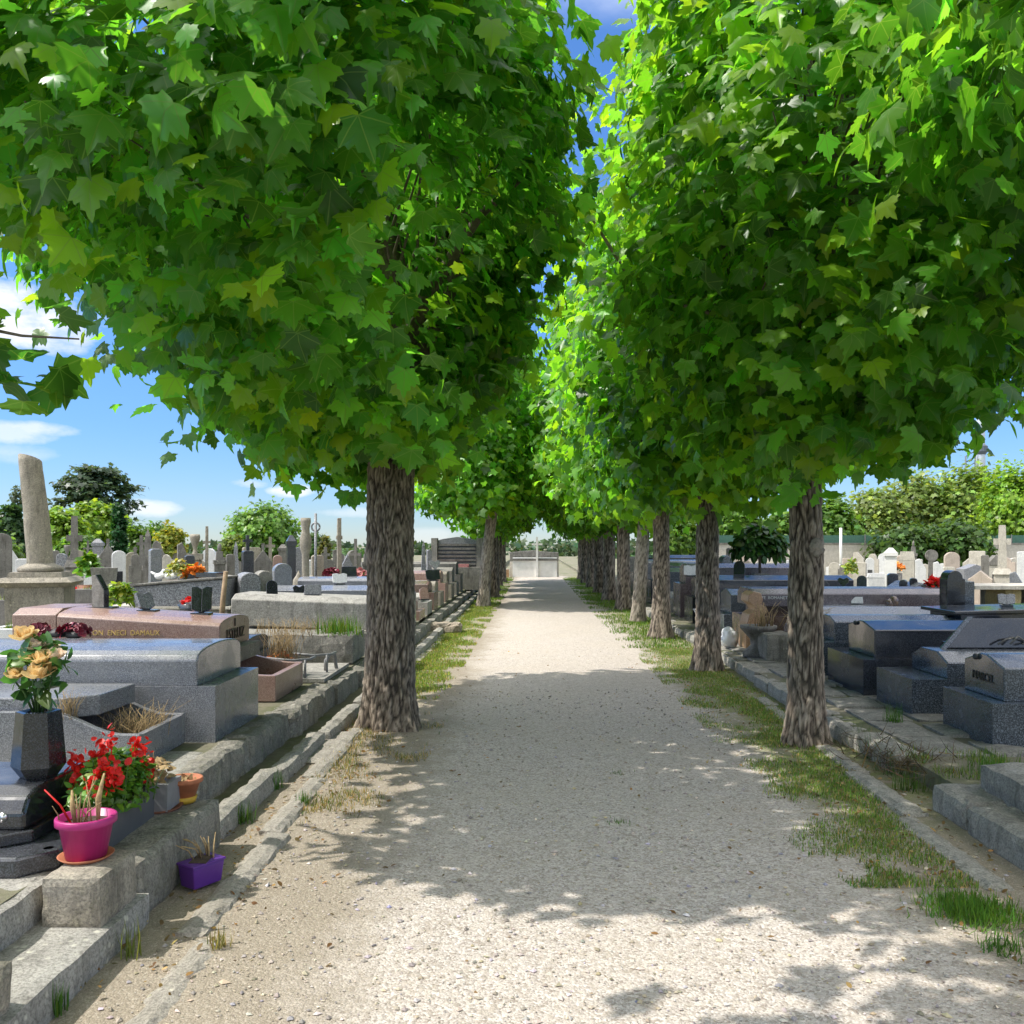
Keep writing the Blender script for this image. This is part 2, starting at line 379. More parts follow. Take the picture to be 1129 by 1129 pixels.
def leaf_mesh(name, pos, nor, tip, size, tint, tpl, mat, parent=None, loc=None, local=False, uv=False, xs=None, curl=0.0):
    pos = np.asarray(pos, float); n = len(pos)
    nor = nrm(np.asarray(nor, float)); tip = np.asarray(tip, float)
    tip = nrm(tip-nor*np.sum(tip*nor, axis=1, keepdims=True))
    xa = np.cross(tip, nor)
    v, t = tpl; k = len(v)
    size = np.asarray(size, float).reshape(-1, 1, 1)
    sx = 1.0 if xs is None else np.asarray(xs, float).reshape(-1, 1, 1)
    vz = np.repeat(v[None, :, 2:3], n, 0)
    if curl:      # every blade bends and rolls a little differently
        r_ = np.random.default_rng(n)
        vz = vz*np.exp(r_.normal(0, 0.5, (n, 1, 1)))+r_.normal(-0.25, 0.35, (n, 1, 1))*curl*np.maximum(v[None, :, 1:2]-0.15, 0)**2+r_.normal(0, 0.25, (n, 1, 1))*curl*v[None, :, 0:1]*(0.4+v[None, :, 1:2])
    P = (pos[:, None, :]+size*(v[None, :, 0:1]*xa[:, None, :]*sx+v[None, :, 1:2]*tip[:, None, :]+vz*nor[:, None, :])).reshape(-1, 3)
    off = np.zeros(3)
    if parent is not None and not local:
        p = parent
        while p: off += np.array(p.location); p = p.parent
    elif loc is not None and not local: off = np.array(loc, float)
    P = P-off
    Tt = (t[None]+(np.arange(n)*k)[:, None, None]).reshape(-1)
    me = bpy.data.meshes.new(name)
    me.vertices.add(len(P)); me.vertices.foreach_set('co', P.astype(np.float32).ravel())
    nf = len(Tt)//3
    me.loops.add(len(Tt)); me.loops.foreach_set('vertex_index', Tt.astype(np.int32))
    me.polygons.add(nf); me.polygons.foreach_set('loop_start', np.arange(0, nf*3, 3, dtype=np.int32))
    me.polygons.foreach_set('use_smooth', np.ones(nf, dtype=bool))
    me.update(calc_edges=True)
    a = me.attributes.new('tint', 'FLOAT_COLOR', 'POINT')
    c = np.ones((n, k, 4), np.float32); c[:, :, :3] = np.asarray(tint, float)[:, None, :]
    a.data.foreach_set('color', c.ravel())
    if uv:
        u = me.attributes.new('luv', 'FLOAT_VECTOR', 'POINT')
        w = np.zeros((n, k, 3), np.float32); w[:, :, 0] = v[None, :, 0]; w[:, :, 1] = v[None, :, 1]
        u.data.foreach_set('vector', w.ravel())
    me.materials.append(mat)
    o = bpy.data.objects.new(name, me); COL.objects.link(o)
    if parent is not None: o.parent = parent
    elif loc is not None: o.location = loc
    return o
def tints(n, base, var=0.25, rng=RNG, hue=0.25):
    base = np.asarray(base, float)
    k = np.exp(rng.normal(0, var, (n, 1)))
    h = rng.normal(0, hue, (n, 1))
    c = base[None]*k
    c[:, 0] *= np.exp(h[:, 0]); c[:, 2] *= np.exp(-h[:, 0]*0.6+rng.normal(0, 0.15, n))
    return np.clip(c, 0.002, 0.9)
# ------------------------------------------------------------------ avenue maples
def trunk_mesh(name, mat, parent, x, y, z0, z1, r0, r1, seg=64, dz=0.03, depth=0.012, fh=22, fv=5, lean=(0, 0), bend=0.0, flare=0.35, seed=0):
    nz = int((z1-z0)/dz)+1; vs = []; gr = []; fs = []
    for i in range(nz+1):
        t = i/nz; z = z0+(z1-z0)*t
        r = r0+(r1-r0)*t+r0*flare*math.exp(-(z-z0)/0.2)
        cx = x+lean[0]*t+bend*math.sin(math.pi*t); cy = y+lean[1]*t
        for j in range(seg):
            a = 2*math.pi*j/seg; ca, sa = math.cos(a), math.sin(a)
            p = Vector((ca*r0, sa*r0, z))
            w = noise.noise_vector(Vector((p.x*7, p.y*7, p.z*4+seed)))*0.03
            q = p+w
            g = min(1.0, abs(noise.noise(Vector((q.x*fh, q.y*fh, q.z*fv+seed*3))))*3.6)
            g = min(g, 0.35+abs(noise.noise(Vector((q.x*fh*2.1, q.y*fh*2.1, q.z*fv*1.7+seed))))*3.5)
            g = g*(0.75+0.5*noise.noise(Vector((q.x*40, q.y*40, q.z*18+seed))))
            g = max(0, min(1, g))
            big = noise.noise(Vector((ca*1.3, sa*1.3, z*1.1+seed)))*0.10*r0+noise.noise(Vector((ca*2.6, sa*2.6, z*3+seed)))*0.04*r0
            fl = 0.7*r0*math.exp(-(z-z0)/0.2)*noise.noise(Vector((ca*2.2, sa*2.2, seed)))
            rr = r+big+fl-depth*(1-g)
            vs.append((cx+ca*rr, cy+sa*rr, z)); gr.append(g)
    for i in range(nz):
        for j in range(seg):
            k = (j+1) % seg
            fs.append((i*seg+j, i*seg+k, (i+1)*seg+k, (i+1)*seg+j))
    off = Vector(parent.location)
    me = bpy.data.meshes.new(name)
    me.from_pydata([(a-off.x, b-off.y, c-off.z) for a, b, c in vs], [], fs)
    me.polygons.foreach_set('use_smooth', [True]*len(fs))
    at = me.attributes.new('groove', 'FLOAT', 'POINT'); at.data.foreach_set('value', gr)
    me.materials.append(mat)
    o = bpy.data.objects.new(name, me); COL.objects.link(o); o.parent = parent
    return o

def crown_clumps(cx, cy, rx, ry, hb, ht, n, rng, keep=None, bottom=0.38, side=0.42):
    """rx=(left,right) ry=(front,back); hb, ht functions of normalised radius"""
    kind = rng.random(n); phi = rng.uniform(0, 2*math.pi, n)
    r = np.where(kind < bottom, rng.random(n)**0.5, np.where(kind < bottom+side, rng.uniform(0.82, 1.0, n), rng.random(n)**0.5*0.9))
    lo, hi = hb(r), ht(r)
    z = np.where(kind < bottom, lo+np.abs(rng.normal(0, 0.22, n)), lo+(hi-lo)*rng.random(n))
    c, s = np.cos(phi), np.sin(phi)
    wob = 1+0.10*np.sin(3*phi+1.3)*np.sin(z*1.7)+rng.normal(0, 0.085, n)
    z = z-np.where((kind < bottom) & (rng.random(n) < 0.14), rng.uniform(0.1, 0.35, n), 0)
    x = cx+r*wob*c*np.where(c > 0, rx[1], rx[0]); y = cy+r*wob*s*np.where(s > 0, ry[1], ry[0])
    out = np.column_stack([c*r, s*r, np.where(kind < bottom, -0.15, 0.25)*np.ones(n)])
    P = np.column_stack([x, y, z])
    if keep is not None:
        k = keep(P); P, out = P[k], out[k]
    return P, nrm(out)
def crown_leaves(P, out, per, sd, rng, size, base=(0.042, 0.125, 0.016), young=0.12):
    n = len(P)*per
    i = np.repeat(np.arange(len(P)), per)
    pos = P[i]+np.clip(rng.normal(0, 1, (n, 3)), -1.9, 1.9)*np.array([sd, sd, sd*0.8])
    nor = out[i]*0.8+np.array([0, 0, 0.5])+rng.normal(0, 0.42, (n, 3))
    tip = out[i]*0.45+np.array([0, 0, -0.75])+rng.normal(0, 0.42, (n, 3))
    sz = size*np.clip(rng.normal(1, 0.27, n), 0.45, 1.35)
    t = tints(n, base, 0.36, rng, 0.08)
    yy = rng.random(len(P)) < young
    m = yy[i] | (rng.random(n) < 0.06)
    t[m] = tints(int(m.sum()), (0.15, 0.30, 0.022), 0.2, rng, 0.12)
    return pos, nor, tip, sz, t
def limbs(parent, x, y, z0, P, rng, nl=9, r0=0.09, twigs=90, top=5.6, rt=0.16, name='limbs', mat='bark_limb'):
    b = MB(); base = np.array([x, y, z0])
    lead = [(x, y, z0-0.15), (x+0.04, y-0.03, z0+0.8), (x-0.03, y+0.05, z0+1.8), (x+0.05, y, top)]
    b.tube(lead, [rt, rt*0.8, rt*0.55, rt*0.25], 10)
    idx = rng.choice(len(P), min(nl+twigs, len(P)), replace=False)
    for q, k in enumerate(idx):
        p = P[k]; hz = z0+rng.uniform(-0.05, 1.6)*(1 if q >= nl else 0.45)
        hz = min(hz, max(z0-0.05, p[2]-0.1))
        s = np.array([x, y, hz])
        m1 = s+(p-s)*0.35+np.array([rng.normal(0, .09), rng.normal(0, .09), 0.14]); m2 = s+(p-s)*0.7+np.array([rng.normal(0, .06), rng.normal(0, .06), 0.14])
        if q < nl: b.tube([s, m1, m2, p], [r0, r0*0.75, r0*0.45, 0.012], 8)
        else:
            s2 = s+(p-s)*0.3
            b.tube([s2, m1, m2, p], [0.016, 0.012, 0.008, 0.004], 5)
    return b.build(name, M['twig'], parent)

def interp(xs, ys): return lambda r: np.interp(r, xs, ys)

def make_maple(label, x, y, r, ztrunk, rx, ry, hb, ht, nclump, per, size, tpl, leafm, seed, bark='bark', lean=(0, 0), bend=0, seg=64, dz=0.03, depth=0.012,
               keep=None, sd=0.2, trunk_to=None, uv=False, twigs=90, nl=9, flare=0.35, cx=None, cy=None, base=(0.068, 0.195, 0.02), young=0.18, gz=0.0, extra=None, fh=28):
    rng = np.random.default_rng(seed)
    t = thing('maple_tree', label, 'tree', (x, y, gz), 0, 'maples lining the avenue')
    trunk_mesh('trunk', M[bark], t, x, y, gz-0.03, ztrunk, r, r*0.86, seg, dz, depth, lean=lean, bend=bend, seed=seed, flare=flare, fh=fh)
    P, out = crown_clumps(cx if cx is not None else x, cy if cy is not None else y, rx, ry, hb, ht, nclump, rng, keep)
    limbs(t, x+lean[0], y+lean[1], ztrunk, P, rng, nl, twigs=twigs, rt=r*0.8, r0=r*0.35)
    a = crown_leaves(P, out, per, sd, rng, size, base, young)
    if extra is not None: a = tuple(np.concatenate([u, v]) for u, v in zip(a, extra(rng)))
    leaf_mesh('crown', *a, tpl, M[leafm], t, uv=uv, curl=1.0)
    return t

def spray(pts, per, sd, size, rng, base=(0.05, 0.14, 0.02)):
    """leaves hanging along a branch line"""
    pts = np.array(pts, float); n = per
    u = rng.random(n)*(len(pts)-1); k = np.minimum(u.astype(int), len(pts)-2); f = (u-k)[:, None]
    pos = pts[k]*(1-f)+pts[k+1]*f+rng.normal(0, sd, (n, 3))
    nor = np.array([0.1, -0.5, 0.55])+rng.normal(0, 0.4, (n, 3)); tip = np.array([0.1, -0.1, -0.8])+rng.normal(0, 0.45, (n, 3))
    return pos, nor, tip, size*np.clip(rng.normal(1, .2, n), .6, 1.4), tints(n, base, 0.25, rng, 0.2)

def build_maples():
    # big old tree on the left
    hbL = interp([0, 0.2, 0.5, 0.75, 0.93, 1.0], [2.75, 2.5, 2.6, 3.0, 3.6, 4.5]); htL = interp([0, 0.6, 0.9, 1], [7.0, 6.7, 6.0, 5.0])
    lx, ly = gp(430, 800)
    def keepL(P):
        # the crown hangs lower away from the path than towards it
        px = HX+P[:, 0]*F/P[:, 1]; right = P[:, 0] > lx+0.25
        lim = 2.45+np.clip(P[:, 0]-lx, 0, 3)*1.4+np.clip(ly-P[:, 1], 0, 5)*0.25
        off = lx-P[:, 0]; liml = 2.4+np.clip(1.2-np.abs(off), 0, 1)*0.18*(P[:, 1] < ly+.3)+np.clip(off-0.9, 0, 3)*0.95+np.clip(off-2.1, 0, 3)*0.9+np.clip(ly-1.2-P[:, 1], 0, 5)*0.2
        return ((~right) | (P[:, 2] > lim)) & (P[:, 2] > liml) & (P[:, 1] > 3.75)
    L1 = make_maple('broad old maple with the thickest furrowed trunk, first on the left of the gravel path', lx, ly, 0.235, 2.55, (2.9, 1.22), (4.8, 2.5), hbL, htL, 1200, 31, 0.138,
               T_MAPLE, 'leaf_near', 21, seg=150, dz=0.018, depth=0.026, keep=keepL, uv=True, twigs=60, nl=8, sd=0.25, flare=0.22,
               base=(0.072, 0.215, 0.027), young=0.15, fh=30)
    # a low branch of the same tree reaching in at the left edge
    rng = np.random.default_rng(5)
    br = [(-3.4, 4.9, 2.85), (-2.9, 4.6, 2.72), (-2.45, 4.35, 2.6), (-2.1, 4.2, 2.55)]
    MB().tube(br, [0.014, 0.01, 0.007, 0.004], 6).build('branch', M['twig'], L1)
    leaf_mesh('branch_leaves', *spray([(-3.0, 4.6, 2.62), (-2.55, 4.4, 2.5), (-2.2, 4.25, 2.42)], 26, 0.10, 0.17, rng), T_MAPLE, M['leaf_near'], L1, uv=True, curl=1.0)
    # right-hand row, near trees
    hbR = interp([0, 0.25, 0.5, 0.75, 0.93, 1.0], [2.65, 2.45, 2.4, 2.75, 3.4, 4.2]); htR = interp([0, 0.6, 0.9, 1], [8.6, 8.3, 7.2, 5.6])
    x, y = gp(888, 818)
    R1 = make_maple('dark furrowed maple nearest on the right of the path, a pale scar on its trunk', x, y, 0.155, 2.3, (1.15, 1.95), (2.4, 2.2), hbR, htR, 600, 29, 0.13,
               T_MAPLE, 'leaf_near', 31, seg=120, dz=0.018, depth=0.02, uv=True, twigs=110, nl=13, sd=0.22, base=(0.076, 0.215, 0.022), young=.22, flare=0.3, cy=y-0.1, keep=lambda P: P[:, 2] > 2.2+np.clip(P[:, 0]-2.45, 0, 3)*0.78)
    MB().blob((x+.05, y-.135, 1.58), (.055, .03, .07), 3, .5, 3, 2).build('scar', M['scar'], R1)
    x, y = gp(780, 738)
    make_maple('dark straight maple, second trunk on the right of the path from the front', x, y, 0.165, 2.45, (1.5, 1.7), (2.2, 2.1), hbR, htR, 420, 26, 0.145,
               T_MAPLE, 'leaf_far', 32, seg=96, dz=0.025, depth=0.018, uv=False, twigs=80, nl=9, sd=0.22, base=(0.08, 0.21, 0.02), young=0.2)
    x, y = gp(729, 703)
    make_maple('brown rough-barked maple, third trunk on the right, just before the pale one', x, y, 0.165, 2.4, (1.55, 1.7), (2.1, 2.1), hbR, htR, 360, 24, 0.165,
               T_MID, 'leaf_far', 33, seg=72, dz=0.03, depth=0.016, twigs=60, nl=8, base=(0.085, 0.215, 0.02), young=0.25, sd=0.24)
    x, y = gp(703, 685)
    p4 = make_maple('maple with a pale smooth leaning trunk, fourth on the right of the path', x, y, 0.15, 2.5, (1.6, 1.7), (2.1, 2.1), hbR, htR, 360, 24, 0.165,
               T_MID, 'leaf_far', 34, bark='bark_pale', seg=56, dz=0.04, depth=0.005, lean=(0.16, 0), twigs=50, nl=8, base=(0.085, 0.215, 0.02), young=0.25, sd=0.24)
    # right-hand tree whose trunk stands beside the viewer: its leaves hang into the upper right corner
    hb0 = interp([0, 0.25, 0.5, 0.75, 0.93, 1.0], [2.95, 2.95, 3.05, 3.3, 3.7, 4.3])
    make_maple('maple beside the viewer, only its large hanging leaves show in the upper right corner', 2.75, 3.3, 0.16, 2.5, (1.25, 1.5), (1.5, 1.7), hb0, htR, 280, 28, 0.128,
               T_MAPLE, 'leaf_near', 35, seg=48, dz=0.06, uv=True, twigs=50, nl=8, sd=0.2, keep=lambda P: P[:, 1] > 3.3)
    # tree behind the viewer, outside the picture: throws the dappled shade on the nearest gravel
    hbB = interp([0, 0.3, 0.7, 1.0], [3.0, 3.0, 3.4, 4.4])
    make_maple('maple standing behind the viewpoint on the left, seen only by its shade', -1.15, 0.55, 0.2, 3.1, (1.2, 2.2), (2.0, 2.4), hbB, htR, 230, 26, 0.19,
               T_MID, 'leaf_far', 36, keep=lambda P: P[:, 2] > 2.35+0.66*np.maximum(P[:, 1], 0), seg=32, dz=0.1, twigs=20, nl=8, sd=0.26)
    # left row farther on
    hbF = interp([0, 0.25, 0.55, 0.85, 1.0], [2.3, 2.25, 2.4, 2.9, 3.8]); htF = interp([0, 0.5, 0.85, 1], [8.6, 8.2, 6.8, 5.4])
    x, y = gp(533, 668)
    make_maple('leaning maple with a pale grey trunk, second standing tree on the left', x, y, 0.155, 3.1, (1.5, 1.2), (2.0, 1.9), interp([0, .3, .6, .9, 1], [3.3, 3.15, 2.75, 2.7, 3.3]), htF, 400, 26, 0.17,
               T_MID, 'leaf_far', 37, bark='bark_pale', seg=56, dz=0.04, depth=0.007, lean=(0.33, 0), bend=-0.05, twigs=50, nl=8, base=(0.08, 0.21, 0.02), young=0.22, sd=0.24)
    # the rest of both rows share two crowns
    rng = np.random.default_rng(3); proto = []
    for k in range(2):
        t = make_maple('x', 0.0, 0.0, 0.17, 2.45, (1.45, 1.4), (2.0, 1.9), hbF, htF, 300, 22, 0.175, T_MID, 'leaf_far', 50+k,
                       seg=40, dz=0.06, depth=0.014, twigs=30, nl=8, base=(0.08, 0.21, 0.02), young=0.2, sd=0.25)
        proto.append(t)
    left = [(27.2, 'third standing trunk on the left of the path, close behind the leaning pale one'), (31.0, 'fourth dark maple trunk on the left of the path'), (34.8, 'fifth dark maple trunk on the left of the path'), (38.6, 'last and farthest maple on the left, next to the pale monument at the path end')]
    right = [(22.2, 'fifth trunk on the right, dark, next behind the pale leaning one'), (26.0, 'sixth trunk on the right, bluish grey and slim'), (29.8, 'seventh trunk on the right, dark with greenish bark'), (33.6, 'eighth dark maple trunk on the right of the path'), (37.4, 'ninth maple trunk on the right, thin and far off'), (41.4, 'last maple on the right, beside the pale monument at the path end')]
    first = {0: True, 1: True}
    for i, (yy, lab) in enumerate(left+right):
        k = i % 2; xx = (-1.28 if i < len(left) else 2.2)+rng.normal(0, 0.05)
        if first[k]: t = proto[k]; first[k] = False
        else: t = copy_tree(proto[k])
        t.location = (xx, yy, 0); s = rng.uniform(0.95, 1.06); t.scale = (s, s, s*rng.uniform(0.95, 1.05))
        t.rotation_euler.z = rng.uniform(0, 6.28); t['label'] = lab
    # stump
    x, y = gp(487, 697)
    s = thing('tree_stump', 'low pale sawn tree stump in the grass on the left of the path', 'stump', (x+0.03, y, 0))
    MB().rough(x-0.30, x+0.36, y-0.2, y+0.25, -0.02, 0.17, amp=0.03, sc=7, seed=4, step=0.04, round_=0.04).build('wood', M['bark_pale_plain'], s)

# ------------------------------------------------------------------ ground, path, kerbs
def grid_sheet(name, mat, x0, x1, y0, y1, nx, ny, zf, kind='structure'):
    xs = np.linspace(x0, x1, nx+1); ys = np.linspace(y0, y1, ny+1)
    vs = [(x, y, zf(x, y)) for y in ys for x in xs]
    fs = [(j*(nx+1)+i, j*(nx+1)+i+1, (j+1)*(nx+1)+i+1, (j+1)*(nx+1)+i) for j in range(ny) for i in range(nx)]
    me = bpy.data.meshes.new(name); me.from_pydata(vs, [], fs); me.polygons.foreach_set('use_smooth', [True]*len(fs)); me.materials.append(mat)
    o = bpy.data.objects.new(name, me); COL.objects.link(o); o['kind'] = kind
    return o
def build_ground():
    # cemetery ground
    m, nt, b, o = nmat('cemetery_ground'); v = gcoords(nt)
    n1 = tex(nt, v, 1.4, 8, 0.7); n2 = tex(nt, v, 26, 6, 0.75)
    col = mix(nt, ramp(nt, n1, [(0.46, 0.0), (0.62, 1.0)]), (0.22, 0.20, 0.14), (0.11, 0.135, 0.045))
    col = mix(nt, ramp(nt, n2, [(0.3, 0.6), (0.6, 0.0)]), col, (0.10, 0.09, 0.06))
    lk(nt, col, b.inputs['Base Color']); b.inputs['Roughness'].default_value = 1; bump(nt, b, n2, 0.6, 0.03)
    M['ground'] = m
    grid_sheet('ground', m, -700, 700, -60, 900, 40, 30, lambda x, y: -0.03)
    # terraces of the two grave fields
    for x0, x1, z in ((-90, -1.98, TL-0.02), (2.62, 90, TR-0.02)):
        tag(MB().box(x0, x1, -6, 110, -0.02, z, 0).build('terrace_ground', m), kind='structure')
    tag(MB().box(-1.975, -1.76, 4.9, 42, -0.02, 0.055, 0).build('soil_strip', m), kind='structure')
    # dirt verge + gravel path as one sheet
    m, nt, b, o = nmat('gravel_path'); v = gcoords(nt)
    sx = nt.nodes.new('ShaderNodeSeparateXYZ'); lk(nt, v, sx.inputs[0])
    wob = tex(nt, v, 0.55, 4, 0.6); wob2 = tex(nt, v, 4.0, 5, 0.65)
    off = math_(nt, 'ADD', math_(nt, 'MULTIPLY', math_(nt, 'SUBTRACT', wob, 0.5), 0.7), math_(nt, 'MULTIPLY', math_(nt, 'SUBTRACT', wob2, 0.5), 0.7))
    d = math_(nt, 'ABSOLUTE', math_(nt, 'SUBTRACT', math_(nt, 'ADD', sx.outputs[0], off), 0.5))
    edge = ramp(nt, math_(nt, 'MULTIPLY', d, 0.5), [(0.52, 0.0), (0.72, 1.0)])
    # stones: cells of three sizes
    va = vor(nt, v, 105, out='Color'); sa = nt.nodes.new('ShaderNodeSeparateColor'); lk(nt, va, sa.inputs[0])
    vb = vor(nt, v, 46, out='Color'); sb = nt.nodes.new('ShaderNodeSeparateColor'); lk(nt, vb, sb.inputs[0])
    da = vor(nt, v, 105); db = vor(nt, v, 46)
    n1 = tex(nt, v, 0.8, 6, 0.65); n2 = tex(nt, v, 220, 3, 0.7); n3 = tex(nt, v, 9, 6, 0.7)
    grav = ramp(nt, sa.outputs[0], [(0.0, (0.27, 0.225, 0.19)), (0.25, (0.43, 0.38, 0.335)), (0.7, (0.55, 0.495, 0.445)), (1.0, (0.70, 0.64, 0.585))])
    big = ramp(nt, sb.outputs[1], [(0.0, (0.28, 0.23, 0.18)), (0.5, (0.50, 0.44, 0.37)), (1.0, (0.72, 0.66, 0.58))])
    grav = mix(nt, ramp(nt, sb.outputs[0], [(0.74, 0.0), (0.78, 0.6)]), grav, big)
    grav = mix(nt, ramp(nt, n1, [(0.35, 0.0), (0.65, 0.35)]), grav, (0.50, 0.43, 0.345))
    grav = mix(nt, ramp(nt, n3, [(0.50, 0.0), (0.72, 0.28)]), grav, (0.27, 0.23, 0.18))
    dirt = mix(nt, n3, (0.42, 0.36, 0.285), (0.26, 0.22, 0.165))
    dirt = mix(nt, ramp(nt, sa.outputs[1], [(0.75, 0.0), (0.9, 0.6)]), dirt, (0.50, 0.44, 0.36))
    dirt = mix(nt, ramp(nt, n2, [(0.35, 0.5), (0.55, 0.0)]), dirt, (0.10, 0.075, 0.045))
    col = mix(nt, edge, grav, dirt)
    col = mix(nt, ramp(nt, n2, [(0.3, 0.45), (0.5, 0.0)]), col, (0.14, 0.115, 0.09))
    # thin moss and clover in the verges under the trees
    vr = math_(nt, 'ADD', sx.outputs[0], math_(nt, 'MULTIPLY', math_(nt, 'SUBTRACT', wob2, 0.5), 0.9))
    right = ramp(nt, math_(nt, 'MULTIPLY', vr, 0.25), [(0.40, 0.0), (0.50, 1.0)])
    left = math_(nt, 'MULTIPLY', ramp(nt, math_(nt, 'ADD', math_(nt, 'MULTIPLY', vr, 0.25), 0.5), [(0.17, 1.0), (0.25, 0.0)]), ramp(nt, math_(nt, 'MULTIPLY', sx.outputs[1], 0.05), [(0.42, 0.0), (0.5, 1.0)]))
    far = ramp(nt, math_(nt, 'MULTIPLY', sx.outputs[1], 0.05), [(0.24, 0.0), (0.30, 1.0)])
    gm = math_(nt, 'MULTIPLY', math_(nt, 'MAXIMUM', math_(nt, 'MULTIPLY', right, far), left), ramp(nt, n3, [(0.36, 0.0), (0.55, 0.75)]))
    col = mix(nt, gm, col, mix(nt, n2, (0.13, 0.19, 0.04), (0.24, 0.24, 0.09)))
    lk(nt, col, b.inputs['Base Color']); b.inputs['Roughness'].default_value = 0.95; b.inputs['Specular IOR Level'].default_value = 0.25
    h = math_(nt, 'ADD', math_(nt, 'MULTIPLY', da, -0.8), math_(nt, 'ADD', math_(nt, 'MULTIPLY', db, -0.9), math_(nt, 'MULTIPLY', n2, 0.5)))
    bump(nt, b, h, 0.6, 0.009)
    def zf(x, y):
        q = noise.noise(Vector((x*1.6, y*1.1, 0)))*0.012+noise.noise(Vector((x*6, y*5, 3)))*0.005
        return q+0.012*math.exp(-((x-0.45)/1.1)**2)-0.012
    grid_sheet('path', m, -2.0, 2.66, -3, 46, 60, 420, zf)
    # loose pebbles near the viewer
    rng = np.random.default_rng(8); n = 9000
    y = 2.5+rng.random(n)**1.6*7.5; x = rng.uniform(-1.5, 2.4, n)
    oc = np.array([(1, 0, 0), (-1, 0, 0), (0, 1, 0), (0, -1, 0), (0, 0, .6), (0, 0, -.6)]); tr = np.array([(0,2,4),(2,1,4),(1,3,4),(3,0,4),(2,0,5),(1,2,5),(3,1,5),(0,3,5)])
    s = 0.0035+rng.random(n)**4*0.011
    ang = rng.uniform(0, 6.28, n); ca, sa_ = np.cos(ang), np.sin(ang)
    V = oc[None]*s[:, None, None]*(1+0.35*rng.normal(0, 1, (n, 6, 1)))
    X = V[:, :, 0]*ca[:, None]-V[:, :, 1]*sa_[:, None]; Y = V[:, :, 0]*sa_[:, None]+V[:, :, 1]*ca[:, None]
    Z = V[:, :, 2]+0.004+np.array([zf(a, c) for a, c in zip(x, y)])[:, None]
    P = np.stack([X+x[:, None], Y+y[:, None], Z], -1).reshape(-1, 3)
    T = (tr[None]+(np.arange(n)*6)[:, None, None]).reshape(-1, 3)
    me = bpy.data.meshes.new('loose_gravel'); me.from_pydata(P.tolist(), [], T.tolist())
    at = me.attributes.new('tint', 'FLOAT_COLOR', 'POINT')
    c = np.ones((n, 6, 4), np.float32); c[:, :, :3] = (tints(n, (0.38, 0.335, 0.28), 0.28, rng, 0.05))[:, None]
    at.data.foreach_set('color', c.ravel())
    pm, nt, b, o = nmat('pebble'); a = nt.nodes.new('ShaderNodeAttribute'); a.attribute_name = 'tint'
    lk(nt, a.outputs[0], b.inputs['Base Color']); b.inputs['Roughness'].default_value = 0.9
    me.materials.append(pm); g = bpy.data.objects.new('loose_gravel', me); COL.objects.link(g); g['kind'] = 'stuff'
    g['label'] = 'loose pebbles scattered over the gravel path'; g['category'] = 'gravel'

def kerb_run(name, mat, label, cat, line, w, z0f, side, seg_len=1.0, amp=0.012, gap=0.012, seed=0, kind=None, skip=()):
    """a run of stones along a polyline of (y, x_front) with top height z0f(y); stones extend away from the path"""
    ys = [p[0] for p in line]; xs = [p[1] for p in line]
    b = MB(); y = ys[0]; k = 0; rng = random.Random(seed)
    while y < ys[-1]:
        L = seg_len*rng.uniform(0.75, 1.3); y2 = min(y+L, ys[-1])
        if not any(a <= (y+y2)/2 <= c for a, c in skip):
            xa = float(np.interp((y+y2)/2, ys, xs))+rng.uniform(-0.015, 0.015)
            z = z0f((y+y2)/2)+rng.uniform(-0.012, 0.012)
            st = 0.06 if y < 8 else 0.12 if y < 14 else 0.3
            xo = xa+side*w*rng.uniform(0.92, 1.08)
            b.rough(min(xa, xo), max(xa, xo), y+gap/2, y2-gap/2, -0.06, z, amp=amp, sc=8, seed=seed+k, step=st*.8, round_=0.025)
        y = y2; k += 1
    return b

